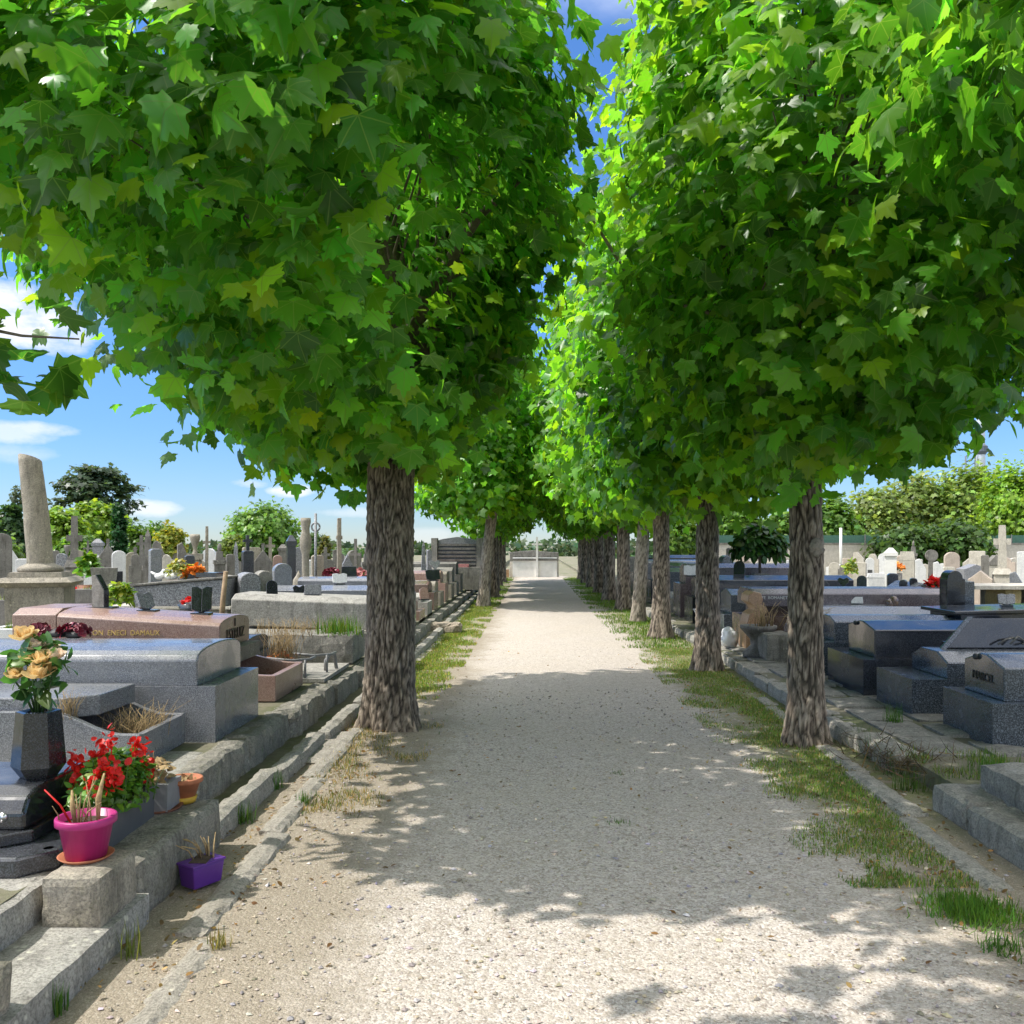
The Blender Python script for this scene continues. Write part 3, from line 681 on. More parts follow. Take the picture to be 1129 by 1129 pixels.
def build_kerbs():
    # flat stones flush with the ground along both sides of the path
    o = kerb_run('', 0, '', '', [(2.3, -1.20), (3.0, -1.25), (4.8, -1.36), (7.9, -1.46)], 0.16, lambda y: 0.012, -1, 1.1, 0.006, seed=2).build('stone_edging', M['flag']); tag(o, kind='structure')
    o = kerb_run('', 0, '', '', [(10.2, -1.5), (23, -1.52)], 0.28, lambda y: 0.012, -1, 1.1, 0.006, seed=3, ).build('stone_edging', M['flag']); tag(o, kind='structure')
    o = kerb_run('', 0, '', '', [(4.2, 2.08), (6.6, 2.22), (9.5, 2.3)], 0.17, lambda y: 0.012, 1, 1.3, 0.006, seed=4).build('stone_edging', M['kerb']); tag(o, kind='structure')
    # pale wedge slab by the old maple
    x, y = gp(350, 822)
    tag(MB().rough(x-0.12, x+0.24, y-0.55, y+0.5, -0.03, 0.02, amp=0.008, sc=5, seed=9, step=0.06).build('flagstone', M['flag'], loc=(x, y, 0)), 'pale weathered flagstone lying in the dirt just left of the old maple', 'flagstone')
    # kerbs, left: a low beam in front and a taller retaining kerb behind
    o = kerb_run('', 0, '', '', [(4.9, -1.70), (9, -1.62), (13, -1.60), (40, -1.66)], 0.14, lambda y: 0.10, -1, 1.2, 0.014, seed=11).build('low_kerb', M['kerb'], loc=(-1.7, 4.9, 0))
    tag(o, 'low stone kerb running beside the path at the foot of the left graves', 'kerb')
    o = kerb_run('', 0, '', '', [(4.92, -1.94), (6.4, -1.93), (9, -1.86), (13, -1.80), (40, -1.84)], 0.22, lambda y: 0.27-0.05*min(1, max(0, (y-9)/5)), -1, 1.3, 0.026, seed=12, skip=((6.9, 7.3),)).build('retaining_kerb', M['stone_moss'], loc=(-1.9, 4.9, 0))
    tag(o, 'higher crumbling kerb that holds up the row of graves on the left', 'kerb')
    # kerbs, right
    o = kerb_run('', 0, '', '', [(6.35, 2.52), (8, 2.50), (12, 2.56), (41, 2.56)], 0.24, lambda y: 0.12, 1, 0.9, 0.015, seed=13).build('retaining_kerb', M['kerb'], loc=(2.5, 6.3, 0))
    tag(o, 'grey stone kerb under the row of graves on the right', 'kerb')
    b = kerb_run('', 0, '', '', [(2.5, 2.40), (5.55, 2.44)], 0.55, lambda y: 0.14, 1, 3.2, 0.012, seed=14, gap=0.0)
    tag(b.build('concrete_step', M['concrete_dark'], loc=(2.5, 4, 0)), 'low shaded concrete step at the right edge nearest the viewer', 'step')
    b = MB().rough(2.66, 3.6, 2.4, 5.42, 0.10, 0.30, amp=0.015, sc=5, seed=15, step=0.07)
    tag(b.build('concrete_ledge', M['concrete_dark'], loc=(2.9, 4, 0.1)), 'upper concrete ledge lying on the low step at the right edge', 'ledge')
    # paving between the right-hand kerb and the tombs
    b = MB(); rng = random.Random(6); y = 6.35
    while y < 13.5:
        x = 2.78
        while x < 3.3:
            w = rng.uniform(0.3, 0.5); d = rng.uniform(0.45, 0.7)
            b.rough(x, x+w-0.02, y, y+d-0.02, 0.03, 0.135+rng.uniform(-0.012, 0.012), amp=0.01, sc=6, seed=int(y*10+x*7), step=0.12)
            x += w
        y += 0.62
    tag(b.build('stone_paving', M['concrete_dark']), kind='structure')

# ------------------------------------------------------------------ grass
def blades(name, pts, h, w, tint, label, lean=0.5, kind='stuff', cat='grass', rng=RNG, seedz=0.0, parent=None, tpl=None):
    n = len(pts); a = rng.uniform(0, 6.28, n)
    up = np.array([0, 0, 1.0])[None]+np.column_stack([np.cos(a), np.sin(a), np.zeros(n)])*(np.abs(rng.normal(0, lean, n)))[:, None]
    nor = np.cross(up, np.column_stack([-np.sin(a), np.cos(a), np.zeros(n)]))
    hh = h*np.clip(rng.normal(1, 0.3, n), 0.3, 1.9)
    o = leaf_mesh(name, pts, nor, up, hh, tint, tpl or T_BLADE, M['grass'], parent=parent, xs=w/hh)
    if parent is None: tag(o, label, cat, kind=kind)
    return o
def build_grass():
    rng = np.random.default_rng(14)
    def scatter(n, ylo, yhi, xl, xr, thr, sc=2.0, pw=1.3, seed=0, path_left=True):
        y = ylo+(yhi-ylo)*rng.random(n)**pw
        lo, hi = np.interp(y, *xl), np.interp(y, *xr)
        u = rng.random(n); x = lo+(hi-lo)*u
        k = np.array([noise.fractal(Vector((a*sc, b*sc*0.8, seed)), 1.0, 2.0, 3)*0.5+0.5 for a, b in zip(x, y)])
        e = (u if path_left else 1-u); e2 = np.clip((1-e)*5, 0, 1)
        m = ((k-0.5)*1.7+0.15+0.75*e-rng.random(n)*0.6 > thr-0.28) & (rng.random(n) < 0.35+0.65*e2)
        return np.column_stack([x[m], y[m], np.full(m.sum(), -0.012)])
    # right verge
    p = scatter(80000, 4.25, 14.0, ([4, 5, 8, 14], [1.55, 1.35, 1.5, 1.5]), ([4, 5, 6.5, 8, 14], [2.1, 2.12, 2.25, 2.45, 2.5]), 0.40, 2.4, 1.1, 1)
    t = tints(len(p), (0.12, 0.21, 0.035), 0.35, rng, 0.16); d = rng.random(len(p)) < 0.22; t[d] = tints(int(d.sum()), (0.30, 0.25, 0.11), 0.3, rng, 0.1)
    blades('grass', p, 0.026, 0.006, t, 'green grass strip along the right side of the gravel path', 1.5, rng=rng)
    p = scatter(26000, 14.0, 43.0, ([14, 43], [1.4, 1.4]), ([14, 43], [2.55, 2.6]), 0.34, 1.4, 1.0, 2)
    blades('grass', p, 0.045, 0.014, tints(len(p), (0.10, 0.18, 0.025), 0.3, rng, 0.2), 'sunny grass under the far trees on the right of the path', 0.6, rng=rng)
    # left verge beyond the old maple
    p = scatter(60000, 8.4, 24.0, ([8.4, 10, 24], [-1.75, -1.75, -1.6]), ([8.4, 10, 14, 24], [-1.15, -0.9, -0.9, -0.85]), 0.36, 2.0, 1.1, 3, False)
    t = tints(len(p), (0.15, 0.23, 0.035), 0.35, rng, 0.18); d = rng.random(len(p)) < 0.18; t[d] = tints(int(d.sum()), (0.33, 0.27, 0.11), 0.3, rng, 0.1)
    blades('grass', p, 0.032, 0.009, t, 'sunlit yellow green grass strip on the left of the path beyond the old maple', 1.0, rng=rng)
    p = scatter(15000, 24, 43, ([24, 43], [-1.7, -1.7]), ([24, 43], [-0.85, -0.85]), 0.40, 1.4, 1.0, 4, False)
    blades('grass', p, 0.05, 0.016, tints(len(p), (0.10, 0.17, 0.025), 0.3, rng, 0.2), 'grass under the far trees on the left of the path', 0.6, rng=rng)
    # thin dry grass round the old maple, and between the left stones
    p = scatter(12000, 5.2, 8.6, ([5.2, 6, 8.6], [-1.35, -1.5, -1.7]), ([5.2, 6, 8.6], [-1.0, -0.8, -0.75]), 0.66, 3.2, 1.0, 5, False)
    t = tints(len(p), (0.30, 0.235, 0.10), 0.3, rng, 0.1); d = rng.random(len(p)) < 0.4; t[d] = tints(int(d.sum()), (0.08, 0.12, 0.02), 0.3, rng, 0.2)
    blades('grass', p, 0.035, 0.005, t, 'thin dry grass on the dirt at the foot of the old maple', 1.4, rng=rng)
    # single tufts
    def tuft(px, py, h, n, spread, tint, label, hz=0.0, w=0.006, lean=0.45, name='grass_tuft'):
        x, y = gp(px, py, hz)
        pts = np.column_stack([x+rng.normal(0, spread, n), y+rng.normal(0, spread, n), np.full(n, hz-0.01)])
        o = blades(name, pts, h, w, tints(n, tint, 0.25, rng, 0.15), label, lean, kind='thing', cat='grass tuft', rng=rng)
        return o
    G = (0.06, 0.14, 0.018)
    tuft(1072, 1003, 0.048, 1500, 0.09, (0.09, 0.19, 0.022), 'thick bright green grass clump in the dirt at the lower right corner', lean=1.5)
    tuft(1105, 1045, 0.05, 120, 0.05, G, 'small flat grass clump below the thick one at the lower right', lean=1.0)
    tuft(268, 905, 0.10, 60, 0.025, G, 'green grass tuft between the stone ledge and the low left kerb')
    tuft(143, 1052, 0.12, 24, 0.02, (0.14, 0.17, 0.03), 'thin yellowish grass tuft against the lowest stone step', lean=0.5)
    tuft(63, 1115, 0.08, 40, 0.015, G, 'little green tuft at the foot of the step in the lower left corner', lean=0.3)
    tuft(285, 838, 0.09, 50, 0.03, G, 'green tuft growing beside the low kerb under the grey tombs', 0.05)
    tuft(300, 868, 0.10, 60, 0.035, G, 'second green tuft a step farther along the low left kerb')
    tuft(330, 782, 0.12, 40, 0.03, G, 'weed in a gap of the upper kerb below the pink planter tomb', 0.12)
    tuft(335, 885, 0.07, 40, 0.02, G, 'tiny green tuft at the broken end of a flat edging stone')
    tuft(240, 1042, 0.06, 50, 0.02, (0.25, 0.22, 0.08), 'tiny dry tuft on the bare dirt beside the flat edging stones')
    tuft(682, 908, 0.03, 60, 0.03, G, 'small lone weed in the middle of the gravel path', lean=1.3)
    tuft(680, 852, 0.025, 50, 0.035, G, 'faint weed on the gravel path farther than the lone dark one', lean=1.3)
    tuft(985, 795, 0.13, 60, 0.04, G, 'tuft on the paving in front of the middle right tomb', TR, lean=0.6)
    for i, (px, py) in enumerate(((950, 822), (965, 835), (985, 850), (1003, 870))):
        tuft(px, py, 0.13, 70, 0.05, (0.06, 0.12, 0.02), ('grass tuft at the near end of the right kerb stones', 'second tuft along the collapsed right kerb', 'third tuft along the collapsed right kerb, below the dead twigs', 'fourth tuft, next to the concrete step on the right')[i])
    tuft(1100, 850, 0.1, 150, 0.09, G, 'green weeds behind the concrete ledge at the right edge', 0.12)
    p = np.column_stack([rng.uniform(2.62, 3.3, 2600), rng.uniform(5.45, 6.5, 2600), np.full(2600, TR-.03)]); p = p[np.array([noise.noise(Vector((a*4, b*4, 1))) > -.05 for a, b, c in p])]
    blades('grass', p, .05, .006, tints(len(p), (.11, .17, .035), .35, rng, .25), 'ragged weeds on the soil behind the broken right kerb', 1.2, rng=rng)
    # leaf litter on the dirt: both sides
    n = 2600
    y = 3.2+rng.random(n)*11; sd = rng.random(n) < 0.55
    x = np.where(sd, rng.normal(2.1, 0.28, n), rng.normal(-1.5, 0.22, n)); k = rng.random(n) < .10; x[k] = rng.uniform(-1.2, 1.9, k.sum())
    pts = np.column_stack([x, y, np.full(n, 0.004)]); pts = pts[(np.abs(x-0.3) < 2.25)]
    n = len(pts); nor = np.array([0, 0, 1.0])+rng.normal(0, 0.35, (n, 3)); tip = rng.normal(0, 1, (n, 3)); tip[:, 2] *= 0.1
    o = leaf_mesh('leaf_litter', pts, nor, tip, rng.uniform(0.015, 0.04, n), tints(n, (0.20, 0.135, 0.06), 0.4, rng, 0.15), T_OVAL, M['grass'])
    tag(o, 'dry leaf litter scattered on the dirt verges', 'leaf litter', kind='stuff')
    # heap of dead stalks right
    x, y = gp(975, 842, 0.06); n = 420
    pts = np.column_stack([x+0.12+rng.normal(0, 0.17, n), y+rng.normal(0, 0.28, n), 0.05+np.abs(rng.normal(0, 0.045, n))])
    tip = rng.normal(0, 1, (n, 3)); tip[:, 2] = np.abs(tip[:, 2])*0.25
    o = leaf_mesh('dead_stalks', pts, np.array([0, 0, 1.])+rng.normal(0, .4, (n, 3)), tip, rng.uniform(0.08, 0.2, n), tints(n, (0.10, 0.07, 0.04), 0.5, rng, 0.12), T_BLADE, M['grass'], loc=(x, y, 0), xs=np.full(n, 0.05))
    tag(o, 'brown heap of dead stalks and debris behind the gap in the right kerb', 'dead stalks')
# ------------------------------------------------------------------ graves beside the avenue
def coffin_profile(y0, y1, z0, ze, zr, flat=0.16, n=1):
    """front outline (y,z): straight sides to the eaves, sloping or rounded to a ridge"""
    ym = (y0+y1)/2; w = (y1-y0)*flat/2
    if n == 1: return [(y0, z0), (y1, z0), (y1, ze), (ym+w, zr), (ym-w, zr), (y0, ze)]
    top = []
    for i in range(n+1):
        a = math.pi*i/n
        top.append((ym+(y1-y0)/2*math.cos(a), ze+(zr-ze)*math.sin(a)**0.8))
    return [(y0, z0), (y1, z0)]+top
def trough(mb, x_front, x_back, y0, y1, z0, zf, zb, t=0.06, sgn=-1, s0=0.15, s1=0.5):
    """planter walls whose side panels drop in an S-curve to the low front"""
    L = x_back-x_front
    def side(ya):
        pts = [(x_front, z0), (x_back, z0), (x_back, zb)]
        for i in range(9):
            u = 1-(i/8); x = x_front+L*(s0+(s1-s0)*u)
            k = u*u*(3-2*u)
            pts.append((x, zf+(zb-zf)*k))
        pts.append((x_front, zf))
        mb.prism(pts, ya, ya+t, 'y', 0.006)
    side(y0); side(y1-t)
    a, b = sorted((x_front+sgn*0.004, x_front+sgn*t)); mb.box(a, b, y0+t+0.001, y1-t-0.001, z0, zf-0.008, 0.005)
    return mb
def leafy(name, parent, mat, center, rad, n, size, tint, rng, tpl=T_OVAL, up=0.4, tipup=0.4, hue=.2, var=.28):
    d = nrm(rng.normal(0, 1, (n, 3))); d[:, 2] = np.where(d[:, 2] < -0.3, -d[:, 2], d[:, 2])
    pos = np.array(center)+d*np.array(rad)*(0.35+0.65*rng.random((n, 1))**0.6)
    return leaf_mesh(name, pos, d*0.6+np.array([0, 0, up])+rng.normal(0, .35, (n, 3)), d*0.6+np.array([0, 0, tipup])+rng.normal(0, .35, (n, 3)),
                     size*np.clip(rng.normal(1, .25, n), .5, 1.6), tints(n, tint, var, rng, hue), tpl, mat, parent)
def stalks(parent, name, mat, base, n, h, spread, rng, r=0.003, lean=0.3):
    b = MB()
    for i in range(n):
        x, y = base[0]+rng.normal(0, spread), base[1]+rng.normal(0, spread)
        lx, ly = rng.normal(0, lean, 2); hh = h*rng.uniform(.5, 1.1)
        b.tube([(x, y, base[2]), (x+lx*hh*.3, y+ly*hh*.3, base[2]+hh*.55), (x+lx*hh, y+ly*hh, base[2]+hh)], [r, r*.8, r*.4], 4)
    return b.build(name, mat, parent)
def rose(c, r, mat, parent, rng, name='rose'):
    P, Nn, Tt, S = [], [], [], []
    for k, (m, th, ln) in enumerate(((3, 6, .8), (4, 16, .9), (5, 28, .98), (6, 42, 1.0), (6, 62, .92))):
        for i in range(m):
            a = 2*math.pi*(i+0.37*k)/m+rng.normal(0, .12); t = R(th+rng.normal(0, 6))
            o = np.array([math.cos(a), math.sin(a), 0.0]); u = np.array([0, -.35, .94])
            P.append(np.array(c)+o*r*(.06+.05*k)-u*r*.3); Tt.append(o*math.sin(t)+u*math.cos(t)); Nn.append(-o*math.cos(t)+u*math.sin(t)); S.append(r*ln)
    n = len(P)
    return leaf_mesh(name, P, Nn, Tt, np.array(S), np.ones((n, 3)), T_PETAL, mat, parent, curl=0.25)
def pot(parent, x, y, z, r0, r1, h, mat, rim=0.012, rh=0.02, name='pot', seg=28):
    return MB().lathe([(0.001, z), (r0, z), (r0+(r1-r0)*.9, z+h-rh), (r1+rim*.3, z+h-rh), (r1+rim, z+h-rh+.003), (r1+rim, z+h-0.003), (r1+rim-.003, z+h), (r1-.004, z+h), (r1-.008, z+h-.03), (0.001, z+h-.03)], x, y, seg, cap=False).build(name, mat, parent)
def disc(parent, name, x, y, z0, z1, r, mat, seg=28, r2=None):
    r2 = r2 or r
    return MB().lathe([(0.001, z0), (r*.9, z0), (r2, z1), (r2-.006, z1), (r*.86, z0+.006), (0.001, z0+.006)], x, y, seg, cap=False).build(name, mat, parent)

def tomb_row(label, x0, L, y0, y1, z0, zb, ze, zr, mat, side, inset=0.1, inx=0.1, n=1, lift=0.06, rot=0, flat=0.16, lid=None, text=None, knob=False, end_text=None):
    """French two-tier tomb: plinth block and coffin-shaped lid, long axis away from the path"""
    t = thing('tomb', label, 'tomb', (x0+side*L/2, (y0+y1)/2, z0), 0, None)
    a, b = sorted((x0, x0+side*L))
    MB().box(a, b, y0, y1, z0-.02, zb, 0.012).build('plinth', mat, t)
    xs = x0+side*inx
    m2 = lid or mat
    MB().prism(coffin_profile(y0+inset, y1-inset, zb-.002, ze, zr, flat, n), xs, x0+side*(L-0.05), 'x', 0.010, (0, lift*0) ).build('lid', m2, t)
    ym = (y0+y1)/2
    if end_text:
        lettering(end_text, min(0.09, (y1-y0)*0.13), M['dark_letter'], t, (xs-side*0.004, ym, zb+(ze-zb)*0.45), (math.pi/2, 0, math.pi/2 if side < 0 else -math.pi/2))
    if knob:
        MB().blob((xs-side*0.012, ym+ (y1-y0)*0.12, zr-0.035), (0.02, 0.035, 0.025), 2, 0.1).build('bracket', M['iron'], t)
    return t

def build_left_graves():
    rng = np.random.default_rng(77)
    # ---- nearest steps, blocks and ledge
    tag(MB().rough(-3.2, -1.63, 2.0, 3.88, -0.03, 0.118, amp=0.008, sc=4, seed=21, step=0.06, round_=0.012).build('stone_step', M['concrete'], loc=(-1.9, 3, 0)), 'lowest pale concrete step in the lower left corner', 'step')
    tag(MB().rough(-1.9, -1.665, 3.5, 3.84, 0.10, 0.315, amp=0.006, sc=6, seed=22, step=0.035, round_=0.012).build('stone_block', M['lime'], loc=(-1.78, 3.67, .12)), 'square weathered stone block under the magenta flower pot', 'stone block')
    tag(MB().rough(-2.1, -1.66, 2.3, 2.92, 0.10, 0.275, amp=0.006, sc=6, seed=23, step=0.04, round_=0.02).build('stone_block', M['lime'], loc=(-1.8, 2.6, .12)), 'stone block cut off by the lower left corner of the view', 'stone block')
    tag(MB().rough(-3.4, -1.93, 2.3, 3.9, 0.10, 0.262, amp=0.008, sc=5, seed=24, step=0.06).build('stone_step', M['concrete'], loc=(-2.4, 3.2, .1)), 'upper concrete step under the black tomb base on the far left', 'step')
    tag(MB().rough(-2.6, -1.665, 3.86, 4.86, -0.03, 0.25, amp=0.014, sc=5, seed=25, step=0.04, round_=0.02).build('stone_ledge', M['stone_moss'], loc=(-1.9, 4.3, 0)), 'mossy stained stone ledge carrying the grey flower planter', 'ledge')
    tag(MB().rough(-3.4, -2.05, 4.7, 5.9, -0.02, 0.272, amp=0.01, sc=5, seed=26, step=0.09).build('stone_ledge', M['concrete'], loc=(-2.4, 5.4, 0)), 'flat concrete ledge behind the planter, in front of the wavy granite tomb', 'ledge')
    # ---- magenta pot
    x, y = gp(95, 946, .315)
    t = thing('flower_pot', 'magenta plastic pot with dry brown stalks on a terracotta saucer', 'flower pot', (x, y, .315))
    disc(t, 'saucer', x, y, .315, .333, .095, M['terracotta'], r2=.108)
    pot(t, x, y, .325, .078, .105, .165, M['plastic_pink'], rh=.032)
    MB().lathe([(0.001, .462), (.098, .46)], x, y, 20, cap=False).build('soil', M['soil'], t)
    stalks(t, 'dry_stalks', M['dry'], (x-.02, y, .45), 9, .17, .03, rng, .004, .35)
    for dx, hh in ((-.045, .13), (.05, .2)):
        b = MB(); b.tube([(x+dx, y, .46), (x+dx*1.1, y-.01, .46+hh*.5), (x+dx*1.4, y+.01, .46+hh)], [.007, .012, .004], 7); b.build('dead_stem', M['dry'], t)
    b = MB(); b.tube([(x-.05, y-.02, .46), (x-.09, y-.03, .54), (x-.16, y-.02, .60)], [.005, .004, .003], 5); b.build('red_stick', M['red'], t)
    # ---- grey planter with red flowers
    x0, x1, y0, y1, z0, z1 = -2.06, -1.86, 3.96, 4.5, .25, .415
    t = thing('flower_planter', 'long grey plastic planter full of red flowers on the stone ledge', 'planter', ((x0+x1)/2, (y0+y1)/2, z0))
    b = MB(); b.box(x0+.012, x1-.012, y0+.012, y1-.012, z0, z1-.02, .008); b.box(x0, x1, y0, y1, z1-.019, z1, .006); b.build('planter_box', M['plastic_grey'], t)
    MB().box(x0+.02, x1-.02, y0+.02, y1-.02, z1, z1+.006, 0).build('soil', M['soil'], t)
    leafy('foliage', t, M['leaf_plant'], ((x0+x1)/2+.01, 4.22, z1+.03), (.14, .31, .19), 1900, .04, (.085, .19, .02), rng)
    stalks(t, 'stems', M['stem'], ((x0+x1)/2, 4.2, z1), 40, .2, .09, rng, .003, .35)
    n = 23; c = np.column_stack([rng.uniform(x0-.03, x1+.03, n), rng.uniform(y0-.02, y1-.04, n), z1+rng.uniform(.08, .25, n)]); k = rng.choice(n, 400)
    leaf_mesh('red_flowers', c[k]+rng.normal(0, 1, (400, 3))*np.array([.013, .013, .028]), rng.normal(0, 1, (400, 3))+np.array([0, -.6, .4]), rng.normal(0, 1, (400, 3))+np.array([0, 0, .4]), rng.uniform(.018, .042, 400), np.ones((400, 3)), T_PETAL, M['red'], t)
    stalks(t, 'dead_flowers', M['dry'], (x1-.03, 4.46, z1), 16, .16, .022, rng, .004, .4)
    # square pot on a saucer, terracotta bowl, purple trough
    t = thing('square_pot', 'plain light grey square pot on a brown saucer behind the planter', 'flower pot', (-1.91, 4.6, .25))
    disc(t, 'saucer', -1.905, 4.62, .25, .268, .11, M['terracotta_dark'], r2=.12)
    MB().box(-1.985, -1.825, 4.53, 4.70, .262, .40, .006, taper=-.06).build('pot', M['pot_grey'], t)
    leafy('dry_foliage', t, M['dry'], (-1.905, 4.61, .42), (.06, .06, .09), 90, .05, (1, 1, 1), rng)
    x, y = gp(203, 884, .25)
    t = thing('terracotta_bowl', 'small terracotta bowl pot with soil on a yellow saucer', 'flower pot', (x, y, .25))
    MB().lathe([(0.001, .25), (.058, .25), (.066, .282), (.001, .282)], x, y, 24, cap=False).build('saucer', M['yellow'], t)
    pot(t, x, y, .278, .056, .083, .10, M['terracotta'], rh=.024)
    leafy('dry_leaves', t, M['dry'], (x, y, .36), (.065, .065, .015), 60, .03, (1, 1, 1), rng)
    x, y = gp(222, 975)
    t = thing('purple_trough', 'small purple plastic trough with dead plants on the ground against the ledge', 'flower pot', (x, y, 0), 0)
    b = MB(); c, s = math.cos(-.25), math.sin(-.25)
    b.prism([(-.075, -.05), (.075, -.05), (.075, .05), (-.075, .05)], 0, .1, 'z', .006, scale1=1.16)
    b.prism([(-.092, -.063), (.092, -.063), (.092, .063), (-.092, .063)], .1, .112, 'z', .004)
    b.xf(Matrix.Translation((x, y, 0.005)) @ Matrix.Rotation(1.0, 4, 'Z')); b.build('trough', M['plastic_purple'], t)
    MB().box(x-.04, x+.04, y-.055, y+.055, .114, .12, 0).build('soil', M['soil'], t)
    stalks(t, 'dead_stems', M['dry'], (x, y+.03, .11), 9, .14, .03, rng, .005, .6)
    # ---- small white jar and vase by the planter
    x, y = gp(66, 905, .315)
    t = thing('glass_jar', 'small clear round jar left of the magenta pot', 'jar', (-2.0, 3.72, .26))
    MB().lathe([(.001, .262), (.022, .262), (.032, .29), (.03, .32), (.02, .335), (.02, .345), (.001, .345)], -2.0, 3.75, 18, cap=False).build('jar', M['glass'], t)
    # ---- black polished box tomb with vase of roses
    t = thing('black_tomb', 'black polished stepped tomb with a round silver knob at the far left', 'tomb', (-2.4, 3.9, .26))
    b = MB(); b.prism([(-3.3, 3.62), (-2.06, 3.62), (-1.95, 3.74), (-1.95, 4.4), (-3.3, 4.4)], .262, .345, 'z', .012); b.build('base', M['granite_dark'], t)
    b = MB(); b.prism([(-3.3, 3.74), (-2.2, 3.74), (-2.1, 3.82), (-2.1, 4.4), (-3.3, 4.4)], .345, .40, 'z', .008); b.build('step', M['granite_black'], t)
    b = MB(); b.prism([(3.80, .40), (4.35, .40), (4.35, .56), (3.92, .562), (3.84, .53), (3.80, .47)], -3.3, -2.13, 'x', .014); b.build('block', M['granite_black'], t)
    MB().lathe([(.001, 0), (.02, 0), (.02, .006), (.001, .01)], 0, 0, 18, cap=False).xf(Matrix.Translation((-2.22, 3.803, .455)) @ Matrix.Rotation(math.pi/2, 4, 'X')).build('knob', M['steel'], t)
    vx, vy = -2.21, 4.06
    t = thing('flower_vase', 'faceted black stone vase holding yellow and peach roses', 'vase', (vx, vy, .562))
    MB().lathe([(.075, .562), (.112, .615), (.092, .855), (.075, .858), (.07, .84)], vx, vy, 6, smooth=False, rz=.35).build('vase', M['granite_black'], t)
    b = MB()
    heads = [(-.05, -.02, 1.19, .062, 'rose_y'), (-.01, -.04, 1.095, .055, 'rose_y'), (.045, -.06, 1.09, .06, 'rose_y'), (.09, -.03, 1.10, .05, 'rose_p'), (.045, -.08, 1.03, .07, 'rose_y'), (.0, -.03, 1.14, .05, 'rose_p'), (-.075, -.05, 1.02, .05, 'rose_y'), (.03, .03, 1.13, .05, 'rose_p')]
    for hx, hy, hz, r, _ in heads: b.tube([(vx+hx*.2, vy+hy*.2, .84), (vx+hx*.6, vy+hy*.7, .94), (vx+hx, vy+hy, hz-.03)], [.006, .005, .004], 6)
    b.build('stems', M['stem'], t)
    for hx, hy, hz, r, mm in heads: rose((vx+hx, vy+hy, hz), r*1.0, M[mm], t, rng)
    leafy('leaves', t, M['leaf_plant'], (vx+.01, vy, 1.03), (.14, .09, .14), 70, .075, (.06, .15, .035), rng, up=.2, tipup=.1)
    leafy('lower_leaves', t, M['leaf_plant'], (vx+.01, vy, .93), (.10, .06, .06), 18, .085, (.04, .105, .03), rng, up=.2, tipup=-.2)
    x = wx(75, 4.5)
    t = thing('small_vase', 'little pale green succulent in a small vase between the roses and the red flowers', 'vase', (-2.28, 4.42, .34))
    MB().lathe([(.001, .345), (.03, .345), (.045, .46), (.05, .475), (.04, .475), (.001, .46)], -2.26, 4.42, 16, cap=False).build('vase', M['white'], t)
    leafy('succulent', t, M['leaf_plant'], (-2.26, 4.42, .48), (.05, .05, .03), 40, .045, (.18, .24, .15), rng)
    # ---- tomb A : wavy granite planter tomb
    xf = -2.33; y0, y1 = 5.38, 6.09
    t = thing('planter_tomb', 'grey granite tomb whose wavy side walls enclose a bed of dry grass', 'tomb', (-3.2, 5.5, TL))
    b = MB(); trough(b, xf, -4.6, y0, y1, TL-.01, .47, .605, .045, -1, .05, .24); b.build('wall', M['granite_grey'], t)
    MB().box(-3.2, xf-.07, y0+.06, y1-.06, TL-.01, .37, 0).build('gravel_bed', M['gravelbed'], t)
    MB().prism([(-4.6, y0+.07), (-2.80, y0+.07), (-2.66, y0+.2), (-2.64, y1-.06), (-4.6, y1-.06)], .55, .675, 'z', .008).build('slab', M['granite_grey'], t)
    MB().box(-2.60, -2.45, y0+.1, y0+.22, .37, .41, .01).build('block', M['granite_dark'], t)
    stalks(t, 'dry_grass', M['dry'], (-2.50, 5.75, .36), 150, .22, .085, rng, .0022, .5)
    stalks(t, 'dry_tuft', M['dry'], (-2.78, 5.43, .56), 50, .16, .03, rng, .002, .3)
    b = MB()
    for i in range(16): b.blob((-2.42+rng.normal(0, .04), 5.6+rng.normal(0, .1), .385), rng.uniform(.015, .03), 1, .2, seed=i)
    b.build('pebbles', M['marble'], t)
    # ---- tomb B : blue-grey granite coffin tomb
    t = tomb_row('large blue grey granite tomb with a rounded coffin lid and polished end', -2.14, 2.3, 6.12, 7.08, TL, .64, .815, .90, M['granite_blue'], -1, .02, .13, n=10)
    # ---- tomb C : pink granite
    t = thing('pink_tomb', 'pink granite tomb with gold lettering and an open planter front', 'tomb', (-3.5, 8.1, TL))
    b = MB(); trough(b, -2.17, -4.4, 7.66, 8.58, TL-.01, .49, .58, .06, -1, .04, .28); b.build('wall', M['granite_pink'], t)
    MB().box(-2.7, -2.24, 7.73, 8.50, TL, .38, 0).build('soil', M['soil'], t)
    # long lid, rising towards the head in shallow steps
    prof = [(7.72, .70), (8.52, .70), (8.52, .90)]+[(8.12+.40*math.cos(a), .90+.065*math.sin(a)) for a in [math.pi*i/8 for i in range(1, 8)]]+[(7.72, .90)]
    b = MB(); b.prism(prof, -2.66, -4.05, 'x', .008, (0, .085)); b.build('lid', M['granite_pink'], t)
    b = MB(); b.prism([(7.72, .70), (8.52, .70), (8.52, 1.0), (8.4, 1.05), (7.84, 1.05), (7.72, 1.0)], -4.051, -4.43, 'x', .008); b.build('head_block', M['granite_pink'], t)
    MB().box(-4.4, -2.55, 7.76, 8.48, .575, .70, .01).build('plinth', M['lime'], t)
    lettering('FAMILLE  ACON  ENECI  DAMAUX', .062, M['gold'], t, (-3.62, 7.715, .825), (math.pi/2, 0, 0), .002, .95)
